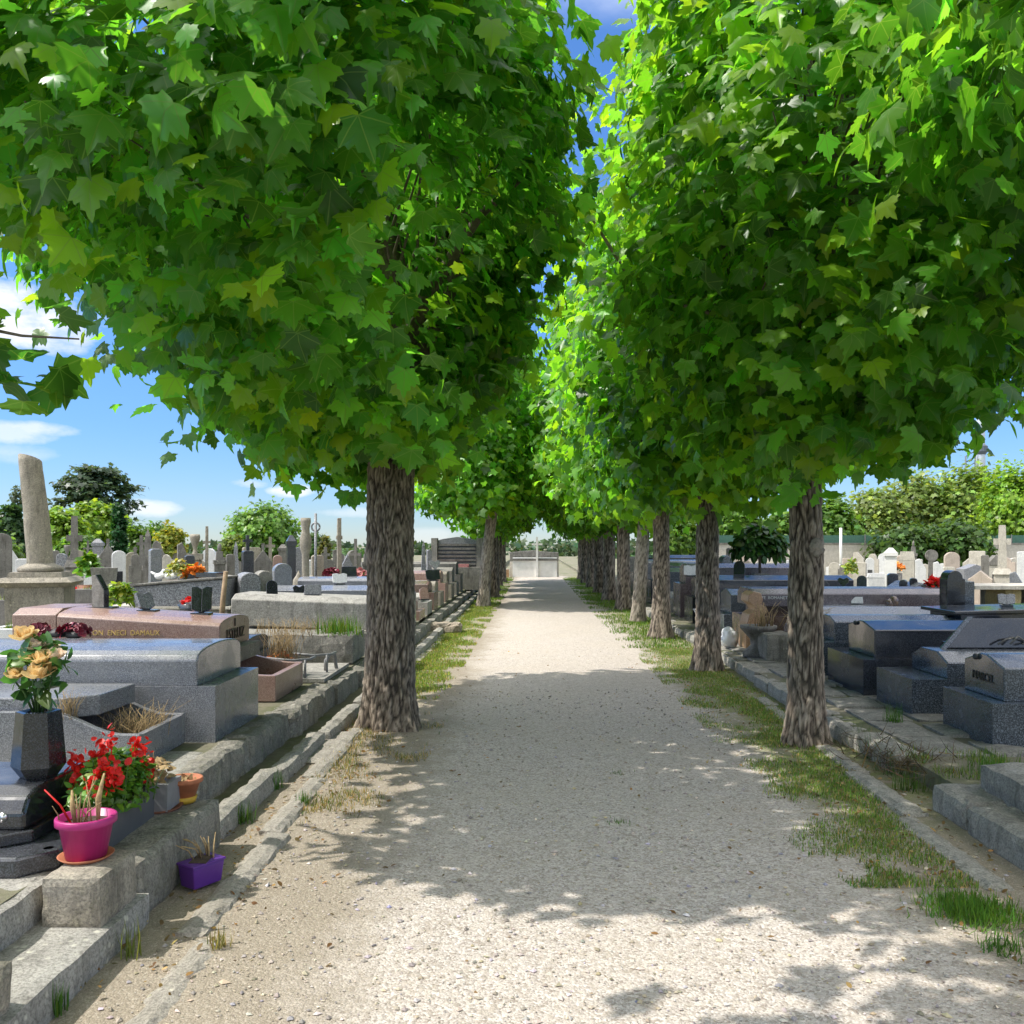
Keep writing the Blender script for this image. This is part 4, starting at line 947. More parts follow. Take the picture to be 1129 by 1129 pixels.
    lettering('ESTRUIZ', .135, M['dark_letter'], t, (-2.655, 8.12, .76), (math.pi/2, 0, math.pi/2), .004, .95)
    MB().box(-2.66, -2.652, 8.10, 8.115, .87, .94, 0).build('cross', M['dark_letter'], t)
    # plaques and flowers on B and C
    x = wx(110, 8.1); z = 1.03
    t = thing('memorial_plaque', 'pale stone plaque with cut corner and dark edge, first on the pink tomb', 'plaque', (x, 8.1, z))
    MB().prism([(-.085, 0), (.085, 0), (.085, .16), (-.02, .29), (-.085, .29)], -.02, .02, 'y', .006).xf(Matrix.Translation((x, 8.1, z)) @ Matrix.Rotation(-.5, 4, 'Z')).build('slab', M['lime_grey'], t)
    MB().box(x-.1, x+.14, 8.03, 8.17, z-.01, z+.012, .004).build('foot', M['granite_black'], t)
    MB().prism([(-.092, .0), (.092, 0), (.092, .165), (-.02, .30), (-.03, .292), (.082, .16), (.082, .01), (-.092, .01)], -.025, .025, 'y', .002).xf(Matrix.Translation((x, 8.102, z)) @ Matrix.Rotation(-.5, 4, 'Z')).build('edge', M['granite_black'], t)
    def book(px, zb, hh, ww, mat, lab, lean, yaw=.5):
        x = wx(px, 8.05)
        t = thing('memorial_plaque', lab, 'plaque', (x, 8.05, zb))
        mt = Matrix.Translation((x, 8.05, zb+.015)) @ Matrix.Rotation(yaw, 4, 'Z') @ Matrix.Rotation(lean, 4, 'X')
        b = MB()
        for s in (-1, 1):
            pts = [(0, .0), (s*ww*.5, .03), (s*ww*.52, hh), (s*ww*.25, hh*1.03), (0, hh*.93)]
            b.prism(pts if s > 0 else pts[::-1], -.02, .02, 'y', .005)
        b.xf(mt); b.build('open_book', mat, t)
        MB().box(x-.08, x+.08, 8.0, 8.12, zb-.005, zb+.018, .004).build('foot', M['granite_black'], t)
    book(163, 1.0, .17, .14, M['granite_blue'], 'blue grey open-book plaque in the middle of the pink tomb lid', -.55, .9)
    book(222, .975, .23, .17, M['granite_black'], 'black open-book plaque nearest the end of the pink tomb lid', -.25, .25)
    # flowers between B and C (on B's lid back)
    for px, w, lab, mm, py in ((82, .11, 'maroon artificial flower bunch lying on the blue grey tomb', 'maroon', 708), (43, .07, 'small dark red flower pot at the head of the blue grey tomb', 'maroon', 706)):
        yy = 7.0; x = wx(px, yy); z = .88
        t = thing('flower_bunch', lab, 'flowers', (x, yy, z))
        n = 120; c = np.array([x, yy, z+.045])
        d = nrm(rng.normal(0, 1, (n, 3))); d[:, 2] = np.abs(d[:, 2])
        leaf_mesh('petals', c+d*np.array([w, .06, .04]), d, d+rng.normal(0, .5, (n, 3)), rng.uniform(.03, .06, n), np.ones((n, 3)), T_PETAL, M[mm], t)
        MB().blob((x, yy, z+.02), (w*.7, .05, .03), 2, .2).build('base', M['iron'], t)
    x = wx(62, 7.0)
    tag(MB().blob((x, 7.0, .91), (.075, .05, .035), 2, .5, 3, 5).build('dead_flowers', M['iron'], loc=(x, 7, .88)), 'blackened dead flower bunch between the two red ones', 'flowers')
    # ---- small dark roof tomb behind pink tomb
    t = tomb_row('small dark polished tomb with a rounded roof and orange flowers at its end', -2.78, 1.6, 9.0, 9.75, TL, .50, .60, .665, M['granite_dark'], -1, .0, .06, n=8)
    x = -2.55; t = thing('flower_bunch', 'orange yellow flowers lying at the end of the small dark tomb', 'flowers', (x, 9.2, .3))
    leafy('petals', t, M['orange'], (x, 9.15, .40), (.13, .1, .06), 120, .06, (1, 1, 1), rng, T_PETAL)
    leafy('leaves', t, M['leaf_plant'], (x, 9.2, .36), (.15, .12, .05), 60, .06, (.05, .11, .02), rng)
    x = -2.35; t = thing('dry_grass_pot', 'brown stone trough bristling with tall dry grass', 'planter', (-2.45, 9.0, .3))
    MB().box(-2.62, -2.32, 8.78, 9.05, TL, .46, .012, taper=-.05).build('trough', M['granite_brown'], t)
    stalks(t, 'dry_grass', M['dry'], (-2.45, 8.92, .45), 110, .34, .07, rng, .0028, .28)
    # curved metal railings lying beside
    b = MB()
    for k, (ys, xo) in enumerate(((8.75, -2.22), (9.15, -2.1))):
        b.tube([(xo-.35, ys, TL+.22), (xo-.1, ys-.02, TL+.20), (xo+.05, ys+.08, TL+.2), (xo+.06, ys+.25, TL+.2)], .014, 7); b.tube([(xo+.02, ys+.03, TL), (xo+.02, ys+.03, TL+.2)], .012, 6)
    tag(b.build('grave_railing', M['pot_grey'], loc=(-2.2, 8.9, TL)), 'bent grey metal railing along an empty low grave', 'railing')
    t = thing('low_grave', 'low flat grave slab with a small grey arched border, left of the old maple trunk', 'grave', (-2.3, 9.8, TL))
    MB().box(-3.3, -2.0, 8.72, 9.9, TL-.01, TL+.025, .01).build('slab', M['concrete'], t)
    b = MB(); b.tube([(-2.12, 9.3, TL+.02), (-2.12, 9.3, TL+.13), (-2.09, 9.35, TL+.18), (-2.06, 9.42, TL+.18), (-2.04, 9.45, TL+.02)], .018, 8); b.build('arch', M['pot_grey'], t)
    # old stone-box flower bed
    t = thing('stone_flower_bed', 'crumbling dark stone flower bed with green weeds, left of the old maple', 'flower bed', (-2.5, 10.4, TL))
    MB().rough(-3.6, -1.98, 10.05, 10.75, TL-.02, .60, amp=.02, sc=4, seed=41, step=.09).build('bed', M['concrete_dark'], t)
    stalks(t, 'dry_grass', M['dry'], (-2.7, 10.3, .58), 120, .18, .25, rng, .003, .4)
    blades('green_weeds', np.column_stack([rng.normal(-2.2, .12, 260), rng.normal(10.3, .12, 260), np.full(260, .58)]), .17, .012, tints(260, (.08, .16, .02), .3, rng), '', .5, parent=t)
    # ---- concrete tomb D/E: pale long
    x0, x1 = wx(408, 11.3), wx(256, 11.3)
    t = thing('concrete_tomb', 'long pale concrete tomb with a sloping lid, left behind the old maple', 'tomb', (-3, 11.6, TL))
    MB().box(x1, x0+.02, 11.2, 12.2, TL, .50, .012).build('plinth', M['concrete'], t)
    MB().box(x1-.02, x0+.05, 11.15, 12.25, .50, .535, .012).build('ledge', M['lime_pale'], t)
    MB().prism([(11.25, .535), (12.15, .535), (12.15, .84), (12.0, .92), (11.4, .92), (11.25, .86)], x0-.03, x1, 'x', .014, (0, .06)).build('lid', M['concrete'], t)
    # further tombs of the left row up to the end, each one its own
    specs = [
        (12.55, 13.35, 'granite_dark', -2.0, 2.6, .64, .78, .84, 1, 'flat dark granite tomb slab seen over the concrete tomb', 0),
        (13.7, 14.5, 'granite_blue', -2.0, 2.4, .74, .90, .96, 1, 'navy blue granite tomb left of the old maple trunk', 0),
        (14.8, 15.6, 'granite_blue', -2.0, 1.9, .78, 1.0, 1.06, 6, 'second navy granite tomb, farther back than the first', 0),
        (15.9, 16.7, 'granite_pink', -1.98, 2.2, .42, .55, .60, 1, 'low pink granite tomb first seen right of the old maple trunk', 0),
        (17.1, 17.9, 'concrete', -1.98, 2.2, .5, .60, .66, 1, 'low grey concrete tomb behind the pink one, right of the old trunk', 0),
        (18.4, 19.2, 'granite_brown', -2.0, 2.2, .62, .78, .84, 1, 'brown granite tomb with square lid beside the left kerb', 0),
        (19.7, 20.5, 'lime', -2.0, 2.2, .55, .70, .80, 8, 'mossy round-topped stone tomb beside the left kerb', 0),
        (21.0, 21.8, 'granite_pink', -2.02, 2.3, .70, .92, .98, 1, 'higher pinkish tomb in the middle of the far left row', 0),
        (22.4, 23.2, 'lime', -2.0, 2.2, .6, .86, .92, 8, 'weathered tan tomb with rounded end in the far left row', 0),
        (23.9, 24.7, 'concrete_dark', -2.0, 2.2, .6, .9, .98, 1, 'dark concrete tomb before the slatted grey monument', 0),
        (25.4, 26.3, 'lime_grey', -2.02, 2.5, .75, 1.05, 1.1, 1, 'broad grey tomb right in front of the slatted monument', 0),
        (28.5, 29.4, 'concrete', -2.0, 2.2, .6, .9, 1.0, 1, 'grey tomb half hidden by the leaning pale trunk', 0),
        (31.5, 32.4, 'lime', -2.0, 2.2, .6, .9, 1.0, 6, 'tan tomb near the end of the left row', 0)]
    for y0, y1, mm, xf, L, zb, ze, zr, n, lab, _ in specs:
        tomb_row(lab, xf, L, y0, y1, TL-.05, zb, ze, zr, M[mm], -1, .06, .12, n=n)
    # ---- second rows farther left
    x1, x0 = wx(143, 12.3), wx(247, 12.3)
    t = thing('grey_tomb', 'long dark grey tomb with a pale ledge, behind the pink tomb', 'tomb', (-4.9, 12.8, TL))
    MB().box(x1-.35, x0+.04, 12.3, 13.4, TL, .72, .01).build('plinth', M['concrete_dark'], t)
    MB().box(x1-.4, x0+.1, 12.25, 13.45, .72, .75, .008).build('ledge', M['lime_pale'], t)
    MB().prism([(x1, .75), (x0, .75), (x0, 1.13), (x1, 1.02)], 12.36, 13.3, 'y', .012).build('lid', M['granite_grey_matt'], t)
    MB().prism([(x1-.02, 1.022), (x0+.02, 1.132), (x0+.02, 1.162), (x1-.02, 1.052)], 12.32, 13.34, 'y', .008).build('top_slab', M['lime_grey'], t)
    tag(MB().tube([(wx(243, 11), 11.0, TL), (wx(245, 11), 11.02, .9), (wx(249, 11), 11.0, 1.27)], [.035, .033, .028], 8).build('wooden_post', M['wood'], loc=(wx(243, 11), 11, TL)), 'leaning weathered wooden post between the grey tomb and the concrete tomb', 'post')
    # small things on top of that tomb
    yy = 12.8
    for px, lab, col in ((182, 'pair of white ceramic doves on the grey tomb', 'white'), (197, 'white ceramic figure beside the doves on the grey tomb', 'white')):
        x = wx(px, yy); z = 1.10
        b = MB()
        for dx in (-.07, .07):
            b.blob((x+dx, yy, z+.05), (.08, .05, .05), 2, .2); b.blob((x+dx+.05, yy, z+.12), (.03, .03, .035), 1, .1); b.tube([(x+dx-.05, yy, z+.06), (x+dx-.13, yy, z+.11)], [.03, .01], 6)
        tag(b.build('ceramic_dove', M[col], loc=(x, yy, z)), lab, 'ornament')
    x = wx(206, yy); t = thing('flower_bunch', 'yellow green plant with pale blossoms on the grey tomb', 'flowers', (x, yy, 1.12))
    leafy('foliage', t, M['leaf_plant'], (x-.1, yy, 1.2), (.16, .1, .16), 160, .08, (.22, .24, .05), rng)
    x = wx(214, yy); t = thing('flower_bunch', 'bright orange flower bunch on the grey tomb', 'flowers', (x, yy, 1.13))
    leafy('petals', t, M['orange'], (x, yy, 1.19), (.12, .09, .07), 120, .08, (1, 1, 1), rng, T_PETAL)
    x = wx(231, yy); t = thing('memorial_plaque', 'flat dark tablet lying at the right end of the grey tomb top', 'plaque', (x, yy, 1.15))
    MB().box(x-.14, x+.14, yy-.15, yy+.2, 1.14, 1.20, .008).build('tablet', M['granite_dark'], t)
    x = wx(207, 10.5); t = thing('flower_bunch', 'red and pink flowers in a dark basket behind the black book plaque', 'flowers', (x, 10.6, .8))
    MB().lathe([(.001, .78), (.10, .78), (.15, .9), (.001, .9)], x, 10.6, 14, cap=False).build('basket', M['granite_dark'], t)
    MB().box(x-.2, x+.2, 10.4, 10.8, TL, .78, .01).build('stand', M['concrete_dark'], t)
    leafy('petals', t, M['red'], (x, 10.6, .92), (.1, .1, .04), 60, .05, (1, 1, 1), rng, T_PETAL)
    x = wx(133, 10.8); t = thing('potted_shrub', 'lime green little shrub left of the grey tomb', 'plant', (x, 10.8, .5))
    MB().lathe([(.001, TL), (.12, TL), (.15, .72), (.001, .72)], x, 10.8, 14, cap=False).build('pot', M['lime_grey'], t)
    leafy('foliage', t, M['leaf_plant'], (x, 10.8, .95), (.16, .14, .2), 260, .09, (.16, .24, .02), rng)

def build_right_graves():
    rng = np.random.default_rng(78)
    def T(*a, **k): return tomb_row(*a, **k)
    T('big blue pearl granite tomb nearest on the right edge, gabled polished end', 3.36, 2.3, 6.62, 7.42, TR, .435, .68, .755, M['granite_pearl'], 1, .09, .13, end_text='MARCEL', knob=True)
    t = T('speckled blue granite tomb with a chamfered lid, second from the right edge', 3.28, 2.3, 7.84, 8.64, TR, .43, .57, .65, M['granite_pearl'], 1, .03, .32, flat=.45)
    # slanted tablet lying on it
    t = thing('slanted_tablet', 'large slanted dark glassy tablet resting on the speckled blue tomb', 'plaque', (4.0, 8.2, .65))
    MB().prism([(3.72, .0), (5.2, .0), (5.2, .27), (3.98, .27)], 0, .05, 'y', .006).xf(Matrix.Translation((0, 8.25, .655)) @ Matrix.Rotation(-.16, 4, 'X')).build('tablet', M['granite_black'], t)
    MB().prism([(3.70, -.012), (3.76, -.012), (4.03, .285), (3.97, .285)], -.012, .0, 'y', .003).xf(Matrix.Translation((0, 8.25, .655)) @ Matrix.Rotation(-.16, 4, 'X')).build('edge', M['granite_pearl'], t)
    MB().box(3.8, 5.1, 8.28, 8.42, .645, .70, .01).build('foot', M['granite_black'], t)
    b = MB()
    for i in range(7):
        x = 4.2+i*.11; b.tube([(x, 8.18, .70), (x+.08, 8.2, .74+.03*math.sin(i*2.1)), (x+.17, 8.24, .72+.03*math.cos(i*1.7))], .009, 5)
    b.build('carved_vine', M['lime_grey'], t)
    T('dark granite tomb with a pointed tan-reflecting end and blue sky sheen, mid right', 3.24, 2.4, 8.88, 9.95, TR, .47, .745, .81, M['granite_dark'], 1, .16, .17, knob=True, flat=.1)
    T('narrow dark tomb half hidden behind the nearest right trunk', 3.26, 2.2, 10.15, 10.95, TR, .5, .72, .78, M['granite_pearl'], 1, .12, .16, flat=.3)
    # stone cube and baluster planter
    x, y = 2.98, 11.5
    tag(MB().rough(2.93, 3.3, 11.35, 11.9, TR-.02, .47, amp=.012, sc=5, seed=51, step=.06).build('stone_cube', M['stone_moss'], loc=(3.1, 11.6, TR)), 'dark mossy stone cube left of the nearest right trunk', 'stone block')
    x, y = wx(836, 11.9), 11.9
    t = thing('stone_planter', 'weathered stone planter on a curved baluster foot with dry spiky plant', 'planter', (x, y, TR))
    MB().lathe([(.12, TR), (.20, TR), (.20, TR+.05), (.10, .28), (.11, .36), (.20, .46), (.24, .50), (.24, .535), (.18, .535), (.001, .5)], x, y, 18, cap=False).build('urn', M['lime_grey'], t)
    stalks(t, 'dry_plant', M['dry'], (x+.05, y, .52), 34, .30, .07, rng, .006, .3)
    t = thing('old_tomb', 'grey weathered tomb behind the stone planter, littered with dry stems', 'tomb', (4, 12, TR))
    MB().box(3.35, 5.5, 11.25, 12.1, TR, .55, .012).build('plinth', M['granite_grey'], t)
    MB().prism([(11.3, .55), (12.05, .55), (12.05, .68), (11.68, .8), (11.3, .68)], 3.6, 5.5, 'x', .01).build('lid', M['granite_grey'], t)
    stalks(t, 'dry_stems', M['dry'], (3.45, 11.5, .55), 40, .25, .15, rng, .005, .8)
    # brown tomb with S-shaped tan stele at its end
    t = thing('brown_tomb', 'plum brown granite tomb with white lettering and an S-shaped tan stele at its end', 'tomb', (4, 13.2, TR))
    MB().box(3.02, 5.6, 12.75, 13.7, TR, .58, .012).build('plinth', M['granite_brown'], t)
    MB().prism([(12.72, .72), (13.72, .72), (13.72, .90), (13.55, .97), (12.9, .97), (12.72, .90)], 3.1, 6.0, 'x', .012).build('lid', M['granite_plum'], t)
    MB().box(3.2, 5.5, 12.85, 13.6, .58, .72, .01).build('neck', M['granite_brown'], t)
    S = [(2.98, TR), (3.25, TR), (3.25, .46), (3.19, .50), (3.19, .58), (3.27, .64), (3.28, .70), (3.2, .76), (3.22, .82), (3.19, .92), (3.09, .94), (3.02, .89), (3.01, .80), (3.09, .74), (3.12, .68), (3.03, .62), (3.0, .5), (2.98, .46)]
    MB().prism(S, 12.66, 13.1, 'y', .008).build('stele', M['granite_tan'], t)
    lettering('TOUTE  ROMANET', .058, M['white_letter'], t, (3.33, 12.715, .83), (math.pi/2, 0, 0), .003)
    x, y = 2.83, 12.95
    tag(MB().blob((x-.02, y, .26), (.12, .10, .15), 3, .5, 2.2, 3).build('plastic_bag', M['white'], loc=(x, y, TR)), 'crumpled white plastic bag standing by the tan stele', 'bag')
    specs = [
        (14.2, 15.1, 'granite_pearl', 3.0, 2.4, .5, .80, .88, 1, 'blue dark tomb with gabled end just left of the tan stele'),
        (15.6, 16.5, 'granite_dark', 3.0, 2.6, .66, .98, 1.05, 1, 'dark tomb with flat blue sheen, behind the gabled blue one'),
        (17.0, 17.9, 'granite_black', 3.0, 2.6, .60, .92, .98, 1, 'black tomb slab seen between the second and third right trunks'),
        (18.4, 19.3, 'granite_plum', 3.0, 2.6, .8, 1.12, 1.2, 1, 'tall plum tomb seen between the second and third right trunks'),
        (19.8, 20.7, 'concrete', 2.95, 2.4, .42, .5, .54, 1, 'low pale concrete tomb right of the third right trunk'),
        (21.2, 22.1, 'granite_pearl', 2.95, 2.4, .62, .95, 1.04, 1, 'blue tomb behind the pale leaning trunk'),
        (22.6, 23.5, 'granite_dark', 2.95, 2.4, .7, 1.05, 1.14, 1, 'dark tomb left of the pale leaning trunk'),
        (24.2, 25.1, 'granite_blue', 2.95, 2.4, .7, 1.1, 1.18, 8, 'grey blue round tomb in the far right row'),
        (26.5, 27.4, 'granite_black', 2.95, 2.4, .8, 1.2, 1.28, 1, 'black tomb in the far right row'),
        (29, 30, 'concrete_dark', 2.95, 2.4, .8, 1.15, 1.2, 1, 'dark concrete tomb near the end of the right row')]
    for y0, y1, mm, xf, L, zb, ze, zr, n, lab in specs:
        tomb_row(lab, xf, L, y0, y1, TR-.03, zb, ze, zr, M[mm], 1, .06, .12, n=n)
    t = thing('iron_stand', 'small white wire flower stand between the second and third right trunks', 'stand', (3.0, 16, TR))
    b = MB()
    for k in range(8):
        a = 2*math.pi*k/8; b.tube([(2.92+.18*math.cos(a), 15.3+.18*math.sin(a), TR), (2.92+.12*math.cos(a), 15.3+.12*math.sin(a), .32), (2.92+.2*math.cos(a+.8), 15.3+.2*math.sin(a+.8), .5)], .01, 5)
    b.lathe([(.2, .49), (.215, .5), (.2, .51)], 2.92, 15.3, 20, cap=False); b.build('wire_frame', M['marble'], t)
    # second row on the right
    t = thing('plum_tomb', 'long purple brown tomb slab behind the nearest right trunk', 'tomb', (5.5, 14.5, TR))
    xa, xb = wx(842, 14.3), wx(985, 14.3)
    MB().box(xa+.6, xb-.05, 14.35, 15.3, TR, .66, .01).build('plinth', M['granite_plum'], t)
    MB().prism([(xa+.5, .66), (xb, .66), (xb, .80), (xb-.35, .885), (xa+.5, .885)], 14.3, 15.35, 'y', .012).build('lid', M['granite_plum'], t)
    t = thing('navy_tomb', 'navy slab tomb with a brown ornament on top, right of the nearest right trunk', 'tomb', (5, 12, TR))
    xa, xb = wx(905, 12.2), wx(1006, 12.2)
    MB().box(xa, xb, 12.25, 13.2, TR, .66, .01).build('plinth', M['granite_dark'], t)
    MB().prism([(xa-.1, .66), (xb, .66), (xb, .71), (xb-.2, .755), (xa-.1, .755)], 12.2, 13.25, 'y', .008).build('lid', M['granite_blue'], t)
    b = MB(); b.blob((wx(986, 12.5), 12.5, .80), (.06, .05, .09), 2, .3, 3, 2); b.blob((wx(981, 12.5), 12.5, .78), (.05, .05, .07), 2, .3, 3, 4); b.build('ornament', M['granite_brown'], t)
    t = thing('peaked_tomb', 'pale blue granite tomb with a pointed gable, behind the navy slab', 'tomb', (6, 14, TR))
    xa, xb = wx(985, 14), wx(1042, 14)
    MB().box(xa+.05, xb+.5, 13.8, 14.7, TR, .62, .01).build('plinth', M['granite_pearl'], t)
    MB().prism([(xa, .62), (xb, .62), (xb, .78), ((xa*1.2+xb*.8)/2, 1.02), (xa, .80)], 13.75, 14.7, 'y', .012).build('lid', M['granite_blue'], t)
    t = thing('black_stele', 'black double headstone with a rounded upright, tallest dark stone on the right', 'headstone', (wx(1055, 11.5), 11.5, TR))
    x = wx(1052, 11.5); w = .135
    MB().prism([(x-w, TR), (x+w*.7, TR), (x+w*.7, 1.16)]+[(x-.03+.095*math.cos(a), 1.17+.1*math.sin(a)) for a in [math.pi*i/8 for i in range(9)]]+[(x-w, 1.16)], 11.4, 11.62, 'y', .012).build('upright', M['granite_black'], t)
    MB().prism([(x+w*.72, TR), (x+w*2.2, TR), (x+w*1.75, .8), (x+w*1.75, 1.13), (x+w*.72, 1.13)], 11.45, 11.65, 'y', .01).build('side_slab', M['granite_pearl'], t)
    t = thing('table_tomb', 'stone table tomb with a thick pale slab on yellow lichened blocks at the right edge', 'tomb', (wx(1110, 15.5), 15.5, TR))
    xa, xb = wx(1072, 15.3), wx(1180, 15.3)
    MB().box(xa, xb, 15.2, 16.3, .84, .90, .012).build('slab', M['lime_pale'], t)
    MB().rough(wx(1103, 15.5), wx(1122, 15.5), 15.35, 16.1, TR, .838, amp=.01, sc=5, seed=61, step=.08).build('block', M['stone_yellow'], t)
    MB().rough(wx(1150, 15.5), wx(1170, 15.5), 15.35, 16.1, TR, .838, amp=.01, sc=5, seed=62, step=.08).build('block', M['stone_yellow'], t)
    MB().box(wx(1090, 15.9), xb-.1, 16.0, 16.2, TR, .838, .01).build('back_wall', M['lime_grey'], t)
    t = thing('black_slab', 'flat black slab tomb under the table tomb at the right edge', 'tomb', (wx(1090, 10.4), 10.4, TR))
    xa = wx(1050, 10.3)
    MB().box(xa+.1, xa+2.0, 10.3, 11.1, TR, .80, .01).build('plinth', M['granite_dark'], t)
    MB().prism([(xa, .80), (xa+2.1, .84), (xa+2.1, .90), (xa, .84)], 10.25, 11.15, 'y', .01).build('lid', M['granite_black'], t)

def plaque(label, x, y, z, kind, mat, size=.2, yaw=0.0, lean=-.3, name='memorial_plaque'):
    """small memorial tablet standing on a tomb"""
    t = thing(name, label, 'plaque', (x, y, z), yaw)
    s = size
    b = MB()
    if kind == 'book':
        for k in (-1, 1): b.prism([(0, 0), (k*s*.5, .02), (k*s*.52, s*.7), (k*s*.25, s*.76), (0, s*.68)][::k], -.015, .015, 'y', .004)
    elif kind == 'heart': b.prism([(0, 0), (s*.35, s*.35), (s*.42, s*.6), (s*.25, s*.75), (0, s*.62), (-s*.25, s*.75), (-s*.42, s*.6), (-s*.35, s*.35)], -.015, .015, 'y', .005)
    elif kind == 'arch': b.prism([(-s*.35, 0), (s*.35, 0)]+[(s*.35*math.cos(a), s*.55+s*.35*math.sin(a)) for a in [math.pi*i/8 for i in range(9)]], -.018, .018, 'y', .004)
    else: b.prism([(-s*.5, 0), (s*.5, 0), (s*.46, s*.6), (-s*.46, s*.6)], -.015, .015, 'y', .004)
    b.xf(Matrix.Translation((0, 0, .012)) @ Matrix.Rotation(lean, 4, 'X')); b.build('tablet', M[mat], t, local=True)
    MB().box(-s*.35, s*.35, -.04, .09, -.004, .016, .003).build('foot', M['granite_black'], t, local=True)
    return t
def build_plaques():
    for lab, px, y, z, kind, mat, size, yaw in (
      ('small black arched plaque on the long pale concrete tomb', 300, 11.6, .95, 'arch', 'granite_black', .2, .4),
      ('flat grey tablet lying toward the right end of the pale concrete tomb', 345, 11.6, .94, 'flat', 'granite_grey', .22, .2),
      ('dark heart plaque on the flat dark slab over the concrete tomb', 330, 13.0, .84, 'heart', 'granite_black', .22, .3),
      ('white book plaque on the navy tomb left of the old maple', 375, 14.2, .97, 'book', 'marble', .22, .4),
      ('black tablet on the second navy tomb left of the old maple', 385, 15.2, 1.06, 'flat', 'granite_black', .26, .3),
      ('small pink arched plaque on the low pink tomb right of the old trunk', 468, 16.3, .60, 'arch', 'granite_pink', .24, .5),
      ('dark book plaque on the brown tomb beside the left kerb', 478, 18.8, .84, 'book', 'granite_black', .3, .5),
      ('grey heart plaque on the higher pinkish tomb in the far left row', 480, 21.4, .98, 'heart', 'granite_grey', .32, .4),
      ('black heart plaque on the plum tomb right of the nearest trunk', 930, 14.8, .885, 'heart', 'granite_black', .22, -.3),
      ('dark arched plaque on the plum tomb, right of the heart one', 950, 14.8, .885, 'arch', 'granite_dark', .22, -.4),
      ('white tablet on the navy slab tomb', 945, 12.7, .755, 'flat', 'marble', .16, -.3),
      ('small grey book plaque on the black slab tomb at the right', 1110, 10.7, .87, 'book', 'granite_grey', .18, -.3),
      ('dark tablet on the pale blue peaked tomb', 1033, 14.2, .9, 'flat', 'granite_black', .18, -.4),
      ('black arched plaque on the tomb with flat blue sheen between the right trunks', 815, 16.1, 1.05, 'arch', 'granite_black', .28, -.3),
      ('pale book plaque on the black slab seen between the second and third trunks', 762, 17.5, .98, 'book', 'marble', .28, -.3)):
        plaque(lab, wx(px, y), y, z, kind, mat, size, yaw)
